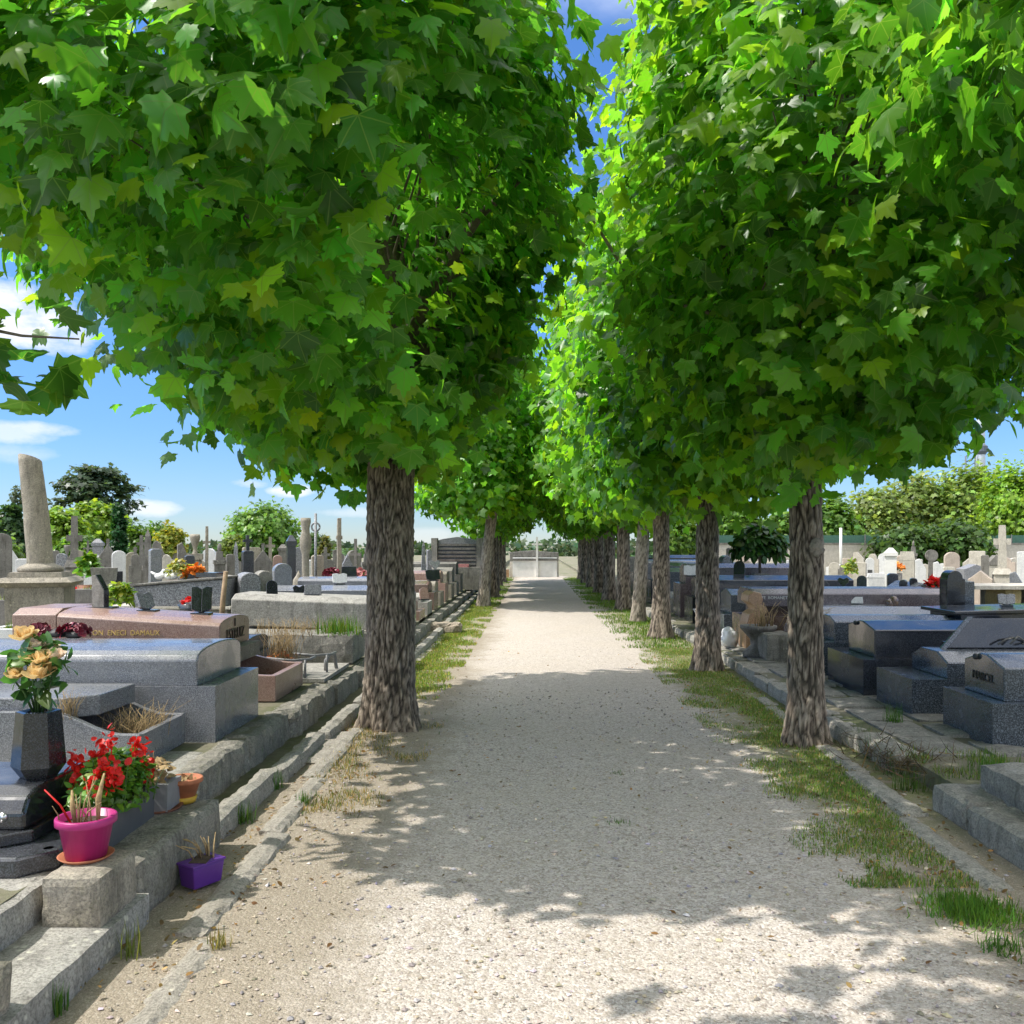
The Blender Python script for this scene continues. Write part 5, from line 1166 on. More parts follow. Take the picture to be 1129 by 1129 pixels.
# ------------------------------------------------------------------ monuments of the two background fields
def zter(x): return TL-.02 if x < -1.98 else TR-.02
def mon(kind, name, label, cat, px, ytop, wpx, Y, mat, yaw=0.0, d=None, mat2=None, group=None, **k):
    x = wx(px, Y); z0 = zter(x); w = wpx*Y/F; H = wz(ytop, Y)-z0; d = d or max(.14, w*.35)
    m = M[mat]; m2 = M[mat2] if mat2 else m; seed = int(px*7)
    t = thing(name, label, cat, (x, Y, z0), yaw, group)
    def B(b, n, mm=None): return b.build(n, mm or m, t, local=True)
    hb = min(.22, H*.14)
    def plinth(k=1.25, h=hb): B(MB().box(-w*k/2, w*k/2, -d*.85, d*.85, -.05, h, .012), 'plinth', m2)
    if kind in ('round', 'gable', 'flat', 'shoulder', 'heart', 'wave', 'slant'):
        plinth()
        if kind == 'round': top = [(w/2*math.cos(a), H-w*.42+w*.42*math.sin(a)) for a in [math.pi*i/10 for i in range(11)]]
        elif kind == 'gable': top = [(w/2, H*.78), (w*.42, H*.80), (0, H), (-w*.42, H*.80), (-w/2, H*.78)]
        elif kind == 'flat': top = [(w/2, H-.03), (w/2-.04, H), (-w/2+.04, H), (-w/2, H-.03)]
        elif kind == 'shoulder': top = [(w/2, H*.8), (w*.33, H*.8)]+[(w*.33*math.cos(a), H-w*.33+w*.33*math.sin(a)) for a in [math.pi*i/8 for i in range(9)]]+[(-w*.33, H*.8), (-w/2, H*.8)]
        elif kind == 'heart': top = [(w/2, H*.8), (w*.42, H*.95), (w*.27, H), (w*.1, H*.95), (0, H*.86), (-w*.1, H*.95), (-w*.27, H), (-w*.42, H*.95), (-w/2, H*.8)]
        elif kind == 'wave': top = [(w/2, H*.62), (w*.3, H*.66), (w*.1, H*.78), (-w*.1, H*.95), (-w*.28, H), (-w*.42, H*.97), (-w/2, H*.9)]
        else: top = [(w/2, H*.72), (-w*.1, H), (-w/2, H*.96)]
        B(MB().prism([(-w/2, hb), (w/2, hb)]+top, -d/2, d/2, 'y', .012), 'slab')
        if k.get('cross'):
            hh = k['cross']*Y/F
            B(MB().box(-.03, .03, -.03, .03, H-.02, H+hh, .005), 'cross_upright'); B(MB().box(-hh*.3, hh*.3, -.028, .028, H+hh*.55, H+hh*.72, .005), 'cross_arm')
        if k.get('panel'):
            B(MB().prism([(-w*.26, H*.35), (w*.26, H*.35), (w*.26, H*.62), (-w*.26, H*.62)], -d/2-.012, -d/2-.001, 'y', .003), 'panel', M[k['panel']])
    elif kind == 'cross':      # cross on a stepped pedestal
        hp = H*k.get('ped', .45); pw = w*k.get('pw', 1.0); cw = pw*.22*k.get('thick', 1)
        B(MB().box(-pw*.62, pw*.62, -pw*.62, pw*.62, -.05, hp*.15, .02), 'plinth', m2)
        B(MB().box(-pw*.5, pw*.5, -pw*.5, pw*.5, hp*.15-.002, hp*.86, .02, taper=.08), 'pedestal')
        B(MB().box(-pw*.56, pw*.56, -pw*.56, pw*.56, hp*.86-.002, hp, .03, taper=.3), 'cap')
        B(MB().box(-cw, cw, -cw, cw, hp-.01, H, .015, taper=.25), 'cross_upright')
        ay = hp+(H-hp)*k.get('arm', .72); al = pw*k.get('al', .55)
        B(MB().box(-al, al, -cw*.75, cw*.75, ay-cw*.8, ay+cw*.8, .012), 'cross_arm')
    elif kind == 'rockcross':
        hp = H*k.get('ped', .4)
        B(MB().rough(-w*.6, w*.6, -w*.5, w*.5, -.05, hp*.5, amp=w*.06, sc=4, seed=seed, step=.12, round_=.06).rough(-w*.42, w*.42, -w*.36, w*.36, hp*.45, hp, amp=w*.07, sc=4, seed=seed+1, step=.12, round_=.08), 'rock_base', m2)
        cw = w*.14
        B(MB().rough(-cw, cw, -cw, cw, hp*.9, H, amp=cw*.14, sc=7, seed=seed+2, step=.08, round_=.01), 'cross_upright')
        ay = hp+(H-hp)*.66; al = w*k.get('al', .33)
        B(MB().rough(-al, al, -cw*.8, cw*.8, ay-cw*.9, ay+cw*.9, amp=cw*.12, sc=7, seed=seed+3, step=.08, round_=.01), 'cross_arm')
    elif kind == 'obelisk':
        plinth(1.3, H*.12)
        B(MB().box(-w/2, w/2, -w/2, w/2, H*.12-.002, H*.42, .015), 'pedestal')
        B(MB().box(-w*.38, w*.38, -w*.38, w*.38, H*.42-.002, H*.9, .012, taper=.45).box(-w*.21, w*.21, -w*.21, w*.21, H*.9, H, 0, taper=.95), 'shaft')
    elif kind == 'pillar':
        plinth(1.2)
        B(MB().box(-w/2, w/2, -w/2, w/2, hb-.002, H*.86, .012), 'shaft')
        B(MB().box(-w*.62, w*.62, -w*.62, w*.62, H*.86, H*.92, .02).box(-w*.55, w*.55, -w*.55, w*.55, H*.921, H, .02, taper=.7), 'cap', m2)
    elif kind == 'urn':
        plinth(1.25); hu = H*.24
        B(MB().box(-w/2, w/2, -w/2, w/2, hb-.002, H-hu*1.5, .015), 'shaft'); B(MB().box(-w*.64, w*.64, -w*.64, w*.64, H-hu*1.5, H-hu*1.15, .025), 'cap')
        r = w*.42; z = H-hu*1.15
        B(MB().lathe([(r*.55, z), (r*.3, z+hu*.25), (r*.45, z+hu*.4), (r*.95, z+hu*.85), (r, z+hu*1.0), (r*.9, z+hu*1.15), (r*.8, z+hu*1.1), (.001, z+hu*1.0)], 0, 0, 16, cap=False), 'urn')
    elif kind == 'finial':
        plinth(1.25)
        B(MB().box(-w/2, w/2, -w/2, w/2, hb-.002, H*.68, .012), 'shaft'); B(MB().box(-w*.6, w*.6, -w*.6, w*.6, H*.68, H*.74, .02), 'cap')
        B(MB().box(-w*.36, w*.36, -w*.36, w*.36, H*.74, H*.88, .02, taper=.2).blob((0, 0, H*.93), (w*.22, w*.22, H*.07), 2, .1), 'finial')
    elif kind == 'disc':
        plinth(1.1, H*.25)
        b = MB(); b.lathe([(w*.5, -d*.35), (w*.5, d*.35)], 0, 0, 24, smooth=False); b.xf(Matrix.Translation((0, 0, H-w*.5)) @ Matrix.Rotation(math.pi/2, 4, 'X')); B(b, 'disc')
        B(MB().box(-w*.25, w*.25, -d*.3, d*.3, H*.25-.002, H-w*.85, .01), 'foot')
    elif kind == 'statue':
        hp = H*.28
        B(MB().rough(-w*.9, w*.9, -w*.6, w*.6, -.05, hp, amp=w*.14, sc=4, seed=seed, step=.1, round_=.08).blob((w*.5, -.1, hp*1.1), (w*.4, w*.35, hp*.5), 2, .4, 3, 2).blob((-w*.5, -.1, hp*1.15), (w*.4, w*.35, hp*.55), 2, .4, 3, 5), 'rock_base', m2)
        B(MB().lathe([(w*.42, hp*.8), (w*.38, hp+.1), (w*.27, hp+(H-hp)*.25), (w*.27, hp+(H-hp)*.52), (w*.40, hp+(H-hp)*.6), (w*.44, hp+(H-hp)*.72), (w*.3, hp+(H-hp)*.8), (w*.28, hp+(H-hp)*.86), (w*.38, hp+(H-hp)*.95), (w*.36, H), (.001, H)], 0, 0, 14, cap=False), 'carved_shaft')
    elif kind == 'post':
        B(MB().tube([(0, 0, -.05), (0, 0, H)], w/2, 10), 'pole')
        if k.get('ring'):
            zr = H-k['ring']*Y/F; b = MB(); r = w*1.5
            b.tube([(r*math.cos(a), 0, zr+r*math.sin(a)) for a in [2*math.pi*i/16 for i in range(17)]], w*.35, 6); B(b, 'ring')
    elif kind == 'box':
        B(MB().box(-w/2, w/2, -d/2, d/2, -.05, H*.8, .012), 'body'); B(MB().box(-w*.54, w*.54, -d*.54, d*.54, H*.8, H, .02, taper=k.get('tp', .15)), 'lid', m2)
    elif kind == 'chapel':
        B(MB().box(-w/2, w/2, -d/2, d/2, -.05, H*.7, .015), 'wall'); B(MB().prism([(-w*.56, H*.7), (w*.56, H*.7), (0, H)], -d*.55, d*.55, 'y', .012), 'roof', m2)
        B(MB().box(-w*.2, w*.2, -d/2-.02, -d/2-.002, .05, H*.5, .004), 'door', M['iron'])
    return t

def build_monuments():
    rng = np.random.default_rng(91)
    # broken column on its pedestal
    Y = 12.2; x = wx(45, Y); z0 = TL-.02
    t = thing('broken_column', 'tall leaning broken stone column on a moulded pedestal at the far left', 'monument', (x, Y, z0), .28)
    def B(b, n): return b.build(n, M['lime'], t, local=True)
    zp = wz(641, Y)-z0; zt = wz(504, Y)-z0
    B(MB().box(-.42, .42, -.42, .42, -.05, .12, .02), 'plinth'); B(MB().box(-.34, .34, -.34, .34, .118, zp-.06, .015, taper=-.04), 'pedestal')
    B(MB().box(-.38, .38, -.38, .38, zp-.062, zp, .02, taper=-.2).box(-.46, .46, -.46, .46, zp, zp+.06, .03, taper=.15).box(-.33, .33, -.33, .33, zp+.06, zp+.13, .02, taper=.05), 'cornice')
    zb = zp+.13
    B(MB().lathe([(.27, zb-.004), (.29, zb+.04), (.25, zb+.075), (.19, zb+.10), (.16, zb+.12)], 0, 0, 24, cap=True), 'column_base')
    b = MB(); n = 22; seg = 28; rings = []
    for i in range(n+1):
        u = i/n; zz = zb+.11+(zt-zb-.11)*u; r = .165-.02*u; lean = -.13*u
        ring = []
        for j in range(seg):
            a = 2*math.pi*j/seg; q = noise.noise(Vector((math.cos(a)*1.5, math.sin(a)*1.5, zz*2.5)))*.012-.012*max(0, noise.noise(Vector((math.cos(a)*3, math.sin(a)*3, zz*6+4))))
            top = (.06*math.cos(a+2.6)-.05*(1-math.cos(a))*.3) if i == n else 0
            ring.append(b.bm.verts.new((lean+(r+q)*math.cos(a), (r+q)*math.sin(a), zz+top)))
        rings.append(ring)
    fs = [b.bm.faces.new((p[j], p[(j+1) % seg], q[(j+1) % seg], q[j])) for p, q in zip(rings, rings[1:]) for j in range(seg)]
    smoothf(fs); b.bm.faces.new(rings[-1]); B(b, 'shaft')
    MN = [
     # kind, name, label, cat, px, ytop, w, Y, mat, kwargs          LEFT FIELD
     ('round', 'headstone', 'dark rounded headstone cut off by the left edge of the view', 'headstone', 2, 588, 20, 15, 'lime_grey', dict(yaw=.5)),
     ('slant', 'headstone', 'white marble slanted headstone left of the broken column', 'headstone', 15, 606, 16, 21, 'marble', dict(yaw=.6)),
     ('flat', 'headstone', 'pale blue grey headstone low behind the left of the column pedestal', 'headstone', 27, 616, 16, 19, 'marble', dict(yaw=.3)),
     ('flat', 'headstone', 'blue grey upright headstone just right of the broken column', 'headstone', 60, 607, 10, 22, 'lime_grey', dict(yaw=.5)),
     ('round', 'headstone', 'blue round-topped headstone between the column and the cross pedestal', 'headstone', 68, 610, 10, 20, 'granite_grey_matt', dict(yaw=.3)),
     ('cross', 'stone_cross', 'grey stone cross on a square pedestal, right of the broken column', 'stone cross', 82, 569, 19, 19, 'lime_grey', dict(yaw=.45, ped=.52, al=.42, arm=.5)),
     ('heart', 'headstone', 'white heart-shaped headstone with two humps', 'headstone', 101, 612, 22, 24, 'marble', dict(yaw=.2)),
     ('gable', 'headstone', 'brownish gabled headstone with a pointed top, left of the white arched one', 'headstone', 119, 600, 18, 22, 'lime_grey', dict(yaw=.25, cross=6)),
     ('round', 'headstone', 'white arched headstone with two small dark plaques', 'headstone', 131, 607, 14, 20, 'marble', dict(yaw=.5, panel='granite_black')),
     ('box', 'stone_planter', 'dark square stone planter behind the cut-corner plaque', 'planter', 115, 626, 22, 14, 'concrete_dark', dict(yaw=.4, tp=-.15)),
     ('shoulder', 'headstone', 'grey granite headstone with a little cross on top, left of the spire', 'headstone', 149, 611, 13, 19, 'lime_grey', dict(yaw=.4, cross=8)),
     ('obelisk', 'obelisk', 'slender grey spire monument behind the dark twin slab', 'obelisk', 163, 583, 13, 22, 'lime_grey', dict(yaw=.3)),
     ('flat', 'headstone', 'dark polished twin slab headstone in front of the slender spire', 'headstone', 171, 605, 12, 17, 'granite_blue', dict(yaw=.7)),
     ('wave', 'headstone', 'pale wing-shaped headstone right of the dark twin slab', 'headstone', 178, 596, 18, 25, 'lime_grey', dict(yaw=.2)),
     ('wave', 'headstone', 'whitish wing-shaped headstone under the golden bush', 'headstone', 189, 611, 18, 24, 'lime_pale', dict(yaw=.2)),
     ('wave', 'headstone', 'pinkish grey wing-shaped headstone beside the tall leaning slab', 'headstone', 193, 620, 14, 22, 'stone_pink', dict(yaw=.2)),
     ('slant', 'headstone', 'tall grey slab headstone with a slanted top, left of the urn', 'headstone', 202, 598, 12, 20, 'lime_grey', dict(yaw=.5)),
     ('urn', 'urn_monument', 'stone pedestal topped by an urn, left of the tall stone cross', 'monument', 215, 589, 13, 20, 'lime', dict(yaw=.3)),
     ('rockcross', 'stone_cross', 'tall stone cross on a rocky base, right of the urn pedestal', 'stone cross', 228, 580, 12, 20, 'lime', dict(yaw=.4, al=.36)),
     ('finial', 'headstone', 'small square pillar with a knobbed finial right of the tall cross', 'monument', 242, 599, 11, 19, 'lime_grey', dict(yaw=.4)),
     ('flat', 'headstone', 'short dark square pillar left of the dark slab with a thin cross', 'headstone', 254, 611, 9, 21, 'lime_grey', dict(yaw=.4)),
     ('flat', 'headstone', 'dark slab headstone with a thin tall cross on top', 'headstone', 273, 607, 12, 19, 'granite_dark', dict(yaw=.6, cross=17)),
     ('gable', 'headstone', 'broad gabled grey headstone with a small cross under the round tree', 'headstone', 290, 606, 20, 20, 'lime_grey', dict(yaw=.2, cross=7)),
     ('round', 'headstone', 'rose granite rounded headstone behind the blue grey one', 'headstone', 306, 612, 10, 21, 'granite_pink', dict(yaw=.3)),
     ('round', 'headstone', 'blue grey headstone with an angled top, left of the carved column', 'headstone', 311, 621, 20, 14.5, 'granite_blue', dict(yaw=.55)),
     ('round', 'headstone', 'grey granite headstone with a rounded roof behind the concrete tomb', 'headstone', 273, 631, 22, 12.8, 'granite_grey_matt', dict(yaw=.5, d=.4)),
     ('round', 'headstone', 'darker round headstone right beside the rounded grey one', 'headstone', 290, 629, 16, 13.2, 'concrete_dark', dict(yaw=.5, d=.3)),
     ('round', 'headstone', 'dark curved headstone behind the wooden post', 'headstone', 254, 634, 16, 13.0, 'concrete_dark', dict(yaw=.5, d=.3)),
     ('pillar', 'pillar', 'dark square lantern pillar left of the carved column', 'pillar', 321, 590, 9, 18, 'granite_dark', dict(yaw=.4)),
     ('statue', 'carved_column', 'carved stone column with worn figures at its foot', 'monument', 337, 571, 15, 15.5, 'lime', dict(yaw=.2)),
     ('post', 'iron_cross', 'thin iron pole with a ring near the top, right of the carved column', 'pole', 348, 566, 3, 16, 'granite_grey_matt', dict(ring=15)),
     ('flat', 'headstone', 'pale square-topped headstone right of the iron pole', 'headstone', 350, 612, 13, 17, 'lime', dict(yaw=.4)),
     ('rockcross', 'stone_cross', 'tallest tan stone cross on a rocky mound, left of the old maple', 'stone cross', 374, 571, 18, 17.5, 'lime', dict(yaw=.4, al=.2)),
     ('cross', 'stone_cross', 'small plain grey cross against the sky, left of the old maple trunk', 'stone cross', 392, 594, 13, 22, 'lime_grey', dict(ped=.36, thick=.65, al=.5, arm=.6)),
     ('finial', 'pillar', 'round-topped grey pillar touching the left edge of the old maple trunk', 'monument', 404, 603, 9, 20, 'lime_grey', dict(yaw=.3)),
     ('flat', 'headstone', 'low grey headstone between the iron pole and the tallest tan cross', 'headstone', 362, 617, 10, 24, 'lime_grey', dict(yaw=.3)),
     ('gable', 'headstone', 'small pointed headstone between the urn and the finial pillar, far behind', 'headstone', 262, 616, 8, 26, 'lime_grey', dict(yaw=.4)),
     ('obelisk', 'obelisk', 'dark pointed obelisk just right of the old maple trunk', 'obelisk', 467, 596, 7, 24, 'granite_grey_matt', dict(yaw=.2)),
     ('flat', 'headstone', 'dark square slab next to the pointed obelisk, right of the old trunk', 'headstone', 473, 606, 5, 23, 'granite_grey_matt', dict(yaw=.3)),
     ('cross', 'stone_cross', 'dark stone cross between the white arched headstone and the slender spire', 'stone cross', 156, 590, 10, 26, 'lime_grey', dict(yaw=.3, ped=.45, al=.5)),
     ('pillar', 'pillar', 'dark capped pillar just left of the white arched headstone', 'pillar', 108, 594, 10, 27, 'granite_grey_matt', dict(yaw=.3)),
     ('cross', 'stone_cross', 'thin grey cross rising behind the white heart-shaped headstone', 'stone cross', 97, 596, 8, 28, 'lime_grey', dict(yaw=.2, ped=.4, al=.6, thick=.7)),
     ('obelisk', 'obelisk', 'dark little obelisk between the finial pillar and the dark slab with a thin cross', 'obelisk', 260, 597, 9, 24, 'granite_grey_matt', dict(yaw=.3)),
     ('cross', 'stone_cross', 'weathered cross behind the broad gabled headstone under the round tree', 'stone cross', 298, 592, 9, 26, 'lime', dict(yaw=.3, ped=.4, al=.55)),
     ('pillar', 'pillar', 'grey capped pillar behind the rose granite headstone', 'pillar', 312, 600, 9, 26, 'lime_grey', dict(yaw=.3)),
     ('round', 'headstone', 'tall dark rounded headstone right behind the carved column', 'headstone', 330, 603, 12, 22, 'granite_grey_matt', dict(yaw=.3)),
     ('cross', 'stone_cross', 'short dark cross between the iron pole and the tallest tan cross', 'stone cross', 359, 603, 9, 21, 'lime_grey', dict(yaw=.3, ped=.5, al=.5)),
     ('gable', 'headstone', 'dark gabled headstone right of the tallest tan cross', 'headstone', 383, 611, 11, 23, 'granite_grey_matt', dict(yaw=.3)),
     ('urn', 'urn_monument', 'small grey pedestal with an urn behind the cross pedestal at the left', 'monument', 74, 601, 8, 27, 'lime_grey', dict(yaw=.3)),
     ('flat', 'headstone', 'dark square slab headstone between the urn pedestal and the wing-shaped stones', 'headstone', 209, 612, 10, 18.5, 'granite_dark', dict(yaw=.5)),
     #                                                               RIGHT FIELD
     ('cross', 'stone_cross', 'grey stone cross on a wide pedestal behind the potted shrub', 'stone cross', 862, 596, 17, 24, 'lime_grey', dict(yaw=-.3, ped=.4, thick=.8, al=.36)),
     ('round', 'headstone', 'white round-topped headstone touching the left of the nearest right trunk', 'headstone', 871, 620, 14, 22, 'marble', dict(yaw=-.2)),
     ('flat', 'headstone', 'pinkish low headstone left of the potted shrub', 'headstone', 820, 618, 12, 30, 'stone_pink', dict(yaw=-.2)),
     ('gable', 'headstone', 'pale gabled headstone behind the potted shrub, left side', 'headstone', 806, 622, 16, 33, 'lime_pale', dict(yaw=-.3)),
     ('flat', 'headstone', 'beige low wall-like headstone right of the potted shrub', 'headstone', 848, 624, 14, 30, 'stone_pink', dict(yaw=-.2)),
     ('round', 'headstone', 'beige rounded headstone right of the nearest right trunk', 'headstone', 920, 620, 12, 34, 'lime_pale', dict(yaw=-.3)),
     ('shoulder', 'headstone', 'grey shouldered headstone under the white post', 'headstone', 929, 622, 10, 32, 'lime_grey', dict(yaw=-.3)),
     ('flat', 'headstone', 'tall white slab headstone left of the arched one', 'headstone', 948, 620, 14, 28, 'lime_pale', dict(yaw=-.6)),
     ('round', 'headstone', 'white arched headstone with a dark opening, right of the tall white slab', 'headstone', 959, 615, 9, 30, 'marble', dict(yaw=-.3, panel='iron')),
     ('box', 'tomb', 'white box tomb between the arched headstone and the white pillar', 'tomb', 966, 632, 18, 27, 'marble', dict(yaw=-.1)),
     ('pillar', 'pillar', 'bright white square pillar with a moulded cap', 'pillar', 982, 604, 12, 22, 'whitepaint', dict(yaw=-.35)),
     ('box', 'monument', 'pale stone canopy monument right of the white pillar', 'monument', 1000, 608, 15, 27, 'lime_pale', dict(yaw=-.4)),
     ('finial', 'pillar', 'slim grey finial pillar behind the canopy monument', 'monument', 1007, 596, 6, 30, 'lime_grey', dict(yaw=-.2)),
     ('slant', 'headstone', 'white slanted headstone left of the stone disc', 'headstone', 1015, 616, 11, 26, 'marble', dict(yaw=-.3)),
     ('disc', 'disc_monument', 'round stone disc monument against the dark trees', 'monument', 1027, 606, 13, 27, 'lime_grey', dict(yaw=-.2)),
     ('slant', 'headstone', 'white pointed headstone right of the stone disc', 'headstone', 1035, 619, 11, 25, 'marble', dict(yaw=-.3)),
     ('flat', 'headstone', 'low white headstone between the pointed one and the black double headstone', 'headstone', 1046, 625, 12, 30, 'lime_pale', dict(yaw=-.2)),
     ('gable', 'headstone', 'broad beige stone block headstone right of the black double headstone', 'headstone', 1081, 629, 24, 21, 'stone_pink', dict(yaw=-.5, d=.5)),
     ('cross', 'stone_cross', 'large pale stone cross on a panelled pedestal at the right edge', 'stone cross', 1105, 579, 17, 21, 'lime_pale', dict(yaw=-.4, ped=.48, al=.5, thick=1.15, arm=.62)),
     ('flat', 'headstone', 'grey tall slab headstone left of the large pale cross', 'headstone', 1086, 612, 8, 27, 'lime_grey', dict(yaw=-.4)),
     ('chapel', 'tomb_chapel', 'white little tomb chapel behind the large pale cross', 'tomb', 1096, 612, 18, 30, 'lime_pale', dict(yaw=-.3, mat2='lime_grey', d=.6)),
     ('slant', 'headstone', 'blue marble headstone with a pale border at the right edge', 'headstone', 1121, 630, 14, 18, 'granite_blue', dict(yaw=-.5)),
     ('flat', 'headstone', 'white slab headstone cut off by the right edge of the view', 'headstone', 1128, 608, 12, 24, 'marble', dict(yaw=-.4)),
     ('gable', 'tomb', 'low dark roofed tomb in front of the green fence', 'tomb', 1072, 622, 26, 33, 'granite_grey_matt', dict(yaw=-.1, d=.8)),
     ('flat', 'headstone', 'dark jeans-blue slab headstone in front of the white pillar', 'headstone', 984, 632, 11, 15, 'granite_dark', dict(yaw=-.2)),
     ('round', 'headstone', 'left one of two small black oval headstones', 'headstone', 996, 639, 8, 14, 'granite_black', dict(yaw=-.5)),
     ('round', 'headstone', 'right one of two small black oval headstones', 'headstone', 1007, 637, 8, 14, 'granite_black', dict(yaw=-.3)),
     ('slant', 'headstone', 'small dark slab with a pale glassy face left of the black double headstone', 'headstone', 1021, 642, 11, 13.5, 'granite_blue', dict(yaw=-.4)),
     ('wave', 'headstone', 'blue grey fan-shaped granite monument right of the second right trunk', 'monument', 806, 612, 26, 20, 'granite_pearl', dict(yaw=.2, d=.25)),
     ('flat', 'headstone', 'thin upright grey slab rising from the fan-shaped monument', 'headstone', 804, 604, 5, 21, 'lime_grey', dict(yaw=-.6)),
     ('post', 'white_post', 'plain white post standing before the trees on the right', 'post', 927, 582, 3, 40, 'whitepaint', {}),
     ('round', 'headstone', 'round grey headstone between the first and the second right trunk, far back', 'headstone', 838, 618, 10, 38, 'lime_pale', dict(yaw=-.2)),
     ('flat', 'headstone', 'small rose headstone seen between the second and third right trunks', 'headstone', 752, 622, 10, 34, 'granite_pink', dict(yaw=-.2)),
     ('gable', 'headstone', 'reddish gabled headstone left of the second right trunk, far off', 'headstone', 745, 618, 8, 38, 'granite_brown', dict(yaw=-.2)),
     ('gable', 'headstone', 'far dark headstone seen between the pale trunk and the dark one', 'headstone', 693, 619, 12, 38, 'granite_grey_matt', dict(yaw=-.2)),
    ]
    for kind, name, lab, cat, px, yt, w, Y, mat, kw in MN:
        mon(kind, name, lab, cat, px, yt, w, Y, mat, **kw)
    # plain little stones of the far rows, nothing tells them apart
    for side, lab, grp, mats, spots in (
      (1, 'small pale headstone in the far rows before the cream wall', 'small pale headstones before the cream wall', ('lime_pale', 'marble', 'stone_pink', 'lime_pale'), [(905+i*14.5+rng.uniform(-4, 4), rng.uniform(32, 43)) for i in range(19)]+[(760+i*18+rng.uniform(-5, 5), rng.uniform(34, 43)) for i in range(7)]),
      (-1, 'small grey headstone in the far rows under the left trees', 'small grey headstones in the far left rows', ('lime_grey', 'lime', 'marble', 'lime_grey'), [(4+i*16+rng.uniform(-5, 5), rng.uniform(27, 38)) for i in range(25)])):
        for i, (px, Y) in enumerate(spots):
            h = rng.uniform(.7, 1.25); x = wx(px, Y); yt = HY+(EYE-zter(x)-h)*F/Y
            mon(('round', 'gable', 'flat', 'slant', 'shoulder')[i % 5], 'headstone', lab, 'headstone', px, yt, rng.uniform(.45, .75)*F/Y, Y, mats[i % 4], yaw=-side*rng.uniform(.1, .6), group=grp)
    # pot with shrub right
    Y = 18; x = wx(838, Y); z0 = TR
    t = thing('potted_shrub', 'dark green drooping shrub in a square grey pot between the first two right trunks', 'plant', (x, Y, z0))
    MB().box(x-.13, x+.13, Y-.13, Y+.13, wz(648, Y), wz(632, Y), .012, taper=-.12).build('pot', M['lime_grey'], t)
    MB().box(x-.3, x+.3, Y-.3, Y+.3, z0-.02, wz(648, Y)-.002, .012).build('stand', M['granite_dark'], t)
    MB().tube([(x, Y, wz(634, Y)), (x-.02, Y, wz(600, Y)), (x+.05, Y, wz(580, Y))], [.03, .025, .01], 6).build('stem', M['twig'], t)
    leafy('foliage', t, M['leaf_bg'], (x-.02, Y, wz(605, Y)), (.52, .4, .48), 900, .17, (.03, .085, .018), rng, tipup=-.5)
    x = wx(856, 21); t = thing('potted_cactus', 'little round dark green clipped plant in front of the beige stones', 'plant', (x, 21, TR))
    MB().lathe([(.001, TR), (.14, TR), (.18, TR+.3), (.001, TR+.3)], x, 21, 14, cap=False).build('pot', M['lime_pale'], t)
    leafy('foliage', t, M['leaf_bg'], (x, 21, .62), (.12, .12, .22), 300, .08, (.03, .10, .02), rng)
    x = wx(938, 26); t = thing('round_wreath', 'yellow green plant mound among the white tombs on the right', 'plant', (x, 26, TR))
    leafy('foliage', t, M['leaf_plant'], (x, 26, .85), (.18, .15, .30), 300, .1, (.2, .27, .04), rng)
    MB().box(x-.2, x+.2, 25.8, 26.2, TR-.02, .6, .01).build('stand', M['lime_pale'], t)
    for px, Y, lab, mm in ((989, 24, 'orange red flower bunch right of the white pillar', 'orange'), (1032, 13.3, 'red flower bunch left of the black double headstone', 'red'), (388, 17, 'faded pink flower mass below the small grey cross', 'pinkflower'), (399, 16.6, 'second faded pink flower mass touching the old trunk', 'pinkflower'), (90, 16, 'red flowers under a leafy plant beside the cross pedestal', 'red'), (365, 16, 'dark red flower bunch between the iron pole and the tan cross', 'maroon')):
        x = wx(px, Y); z = {989: .95, 1032: 1.0, 388: 1.0, 399: 1.0, 90: .72, 365: 1.05}[px]
        t = thing('flower_bunch', lab, 'flowers', (x, Y, z))
        r = .008*Y
        leafy('petals', t, M[mm], (x, Y, z), (r, r, r*.8), 130, .07, (1, 1, 1), rng, T_PETAL)
        leafy('leaves', t, M['leaf_plant'], (x, Y, z-.03), (r*1.1, r, r*.6), 50, .07, (.05, .1, .02), rng)
        MB().lathe([(.001, 0), (r*.6, 0), (r*.7, z-r*.6-zter(x)), (.001, z-r*.6-zter(x))], x, Y, 10, cap=False).xf(Matrix.Translation((0, 0, zter(x)))).build('stand', M['lime_grey'], t)
    # bright plant by the cross pedestal
    x = wx(97, 15.5); t = thing('leafy_plant', 'fresh green leafy plant beside the dark square planter', 'plant', (x, 15.5, TL))
    leafy('foliage', t, M['leaf_plant'], (x, 15.5, 1.15), (.14, .14, .3), 200, .15, (.10, .2, .02), rng)
    MB().lathe([(.001, TL), (.14, TL), (.17, .9), (.001, .9)], x, 15.5, 12, cap=False).build('pot', M['terracotta_dark'], t)
    # marble graves and white pebbles at the far left behind tomb C
    for px0, px1, Y, ytop, mat, lab in ((72, 122, 14.5, 650, 'lime_grey', 'low stone grave border with a strip of grass right of the column pedestal'), (-25, 20, 12.6, 662, 'lime_grey', 'low carved stone grave border left of the column pedestal'), (-30, 24, 10.0, 694, 'marble', 'white marble grave edge with pebbles at the far left')):
        xa, xb = wx(px0, Y), wx(px1, Y); z = wz(ytop, Y)
        t = thing('low_grave', lab, 'grave', ((xa+xb)/2, Y, TL))
        MB().box(xa, xb, Y, Y+.12, TL-.02, z, .012).box(xa, xb, Y+1.2, Y+1.32, TL-.02, z+.02, .012).box(xa, xa+.12, Y+.121, Y+1.199, TL-.02, z-.01, .01).box(xb-.12, xb, Y+.121, Y+1.199, TL-.02, z-.01, .01).build('border', M[mat], t)
        MB().box(xa+.121, xb-.121, Y+.121, Y+1.199, TL-.02, z-.06, 0).build('bed', M['gravelbed'], t)
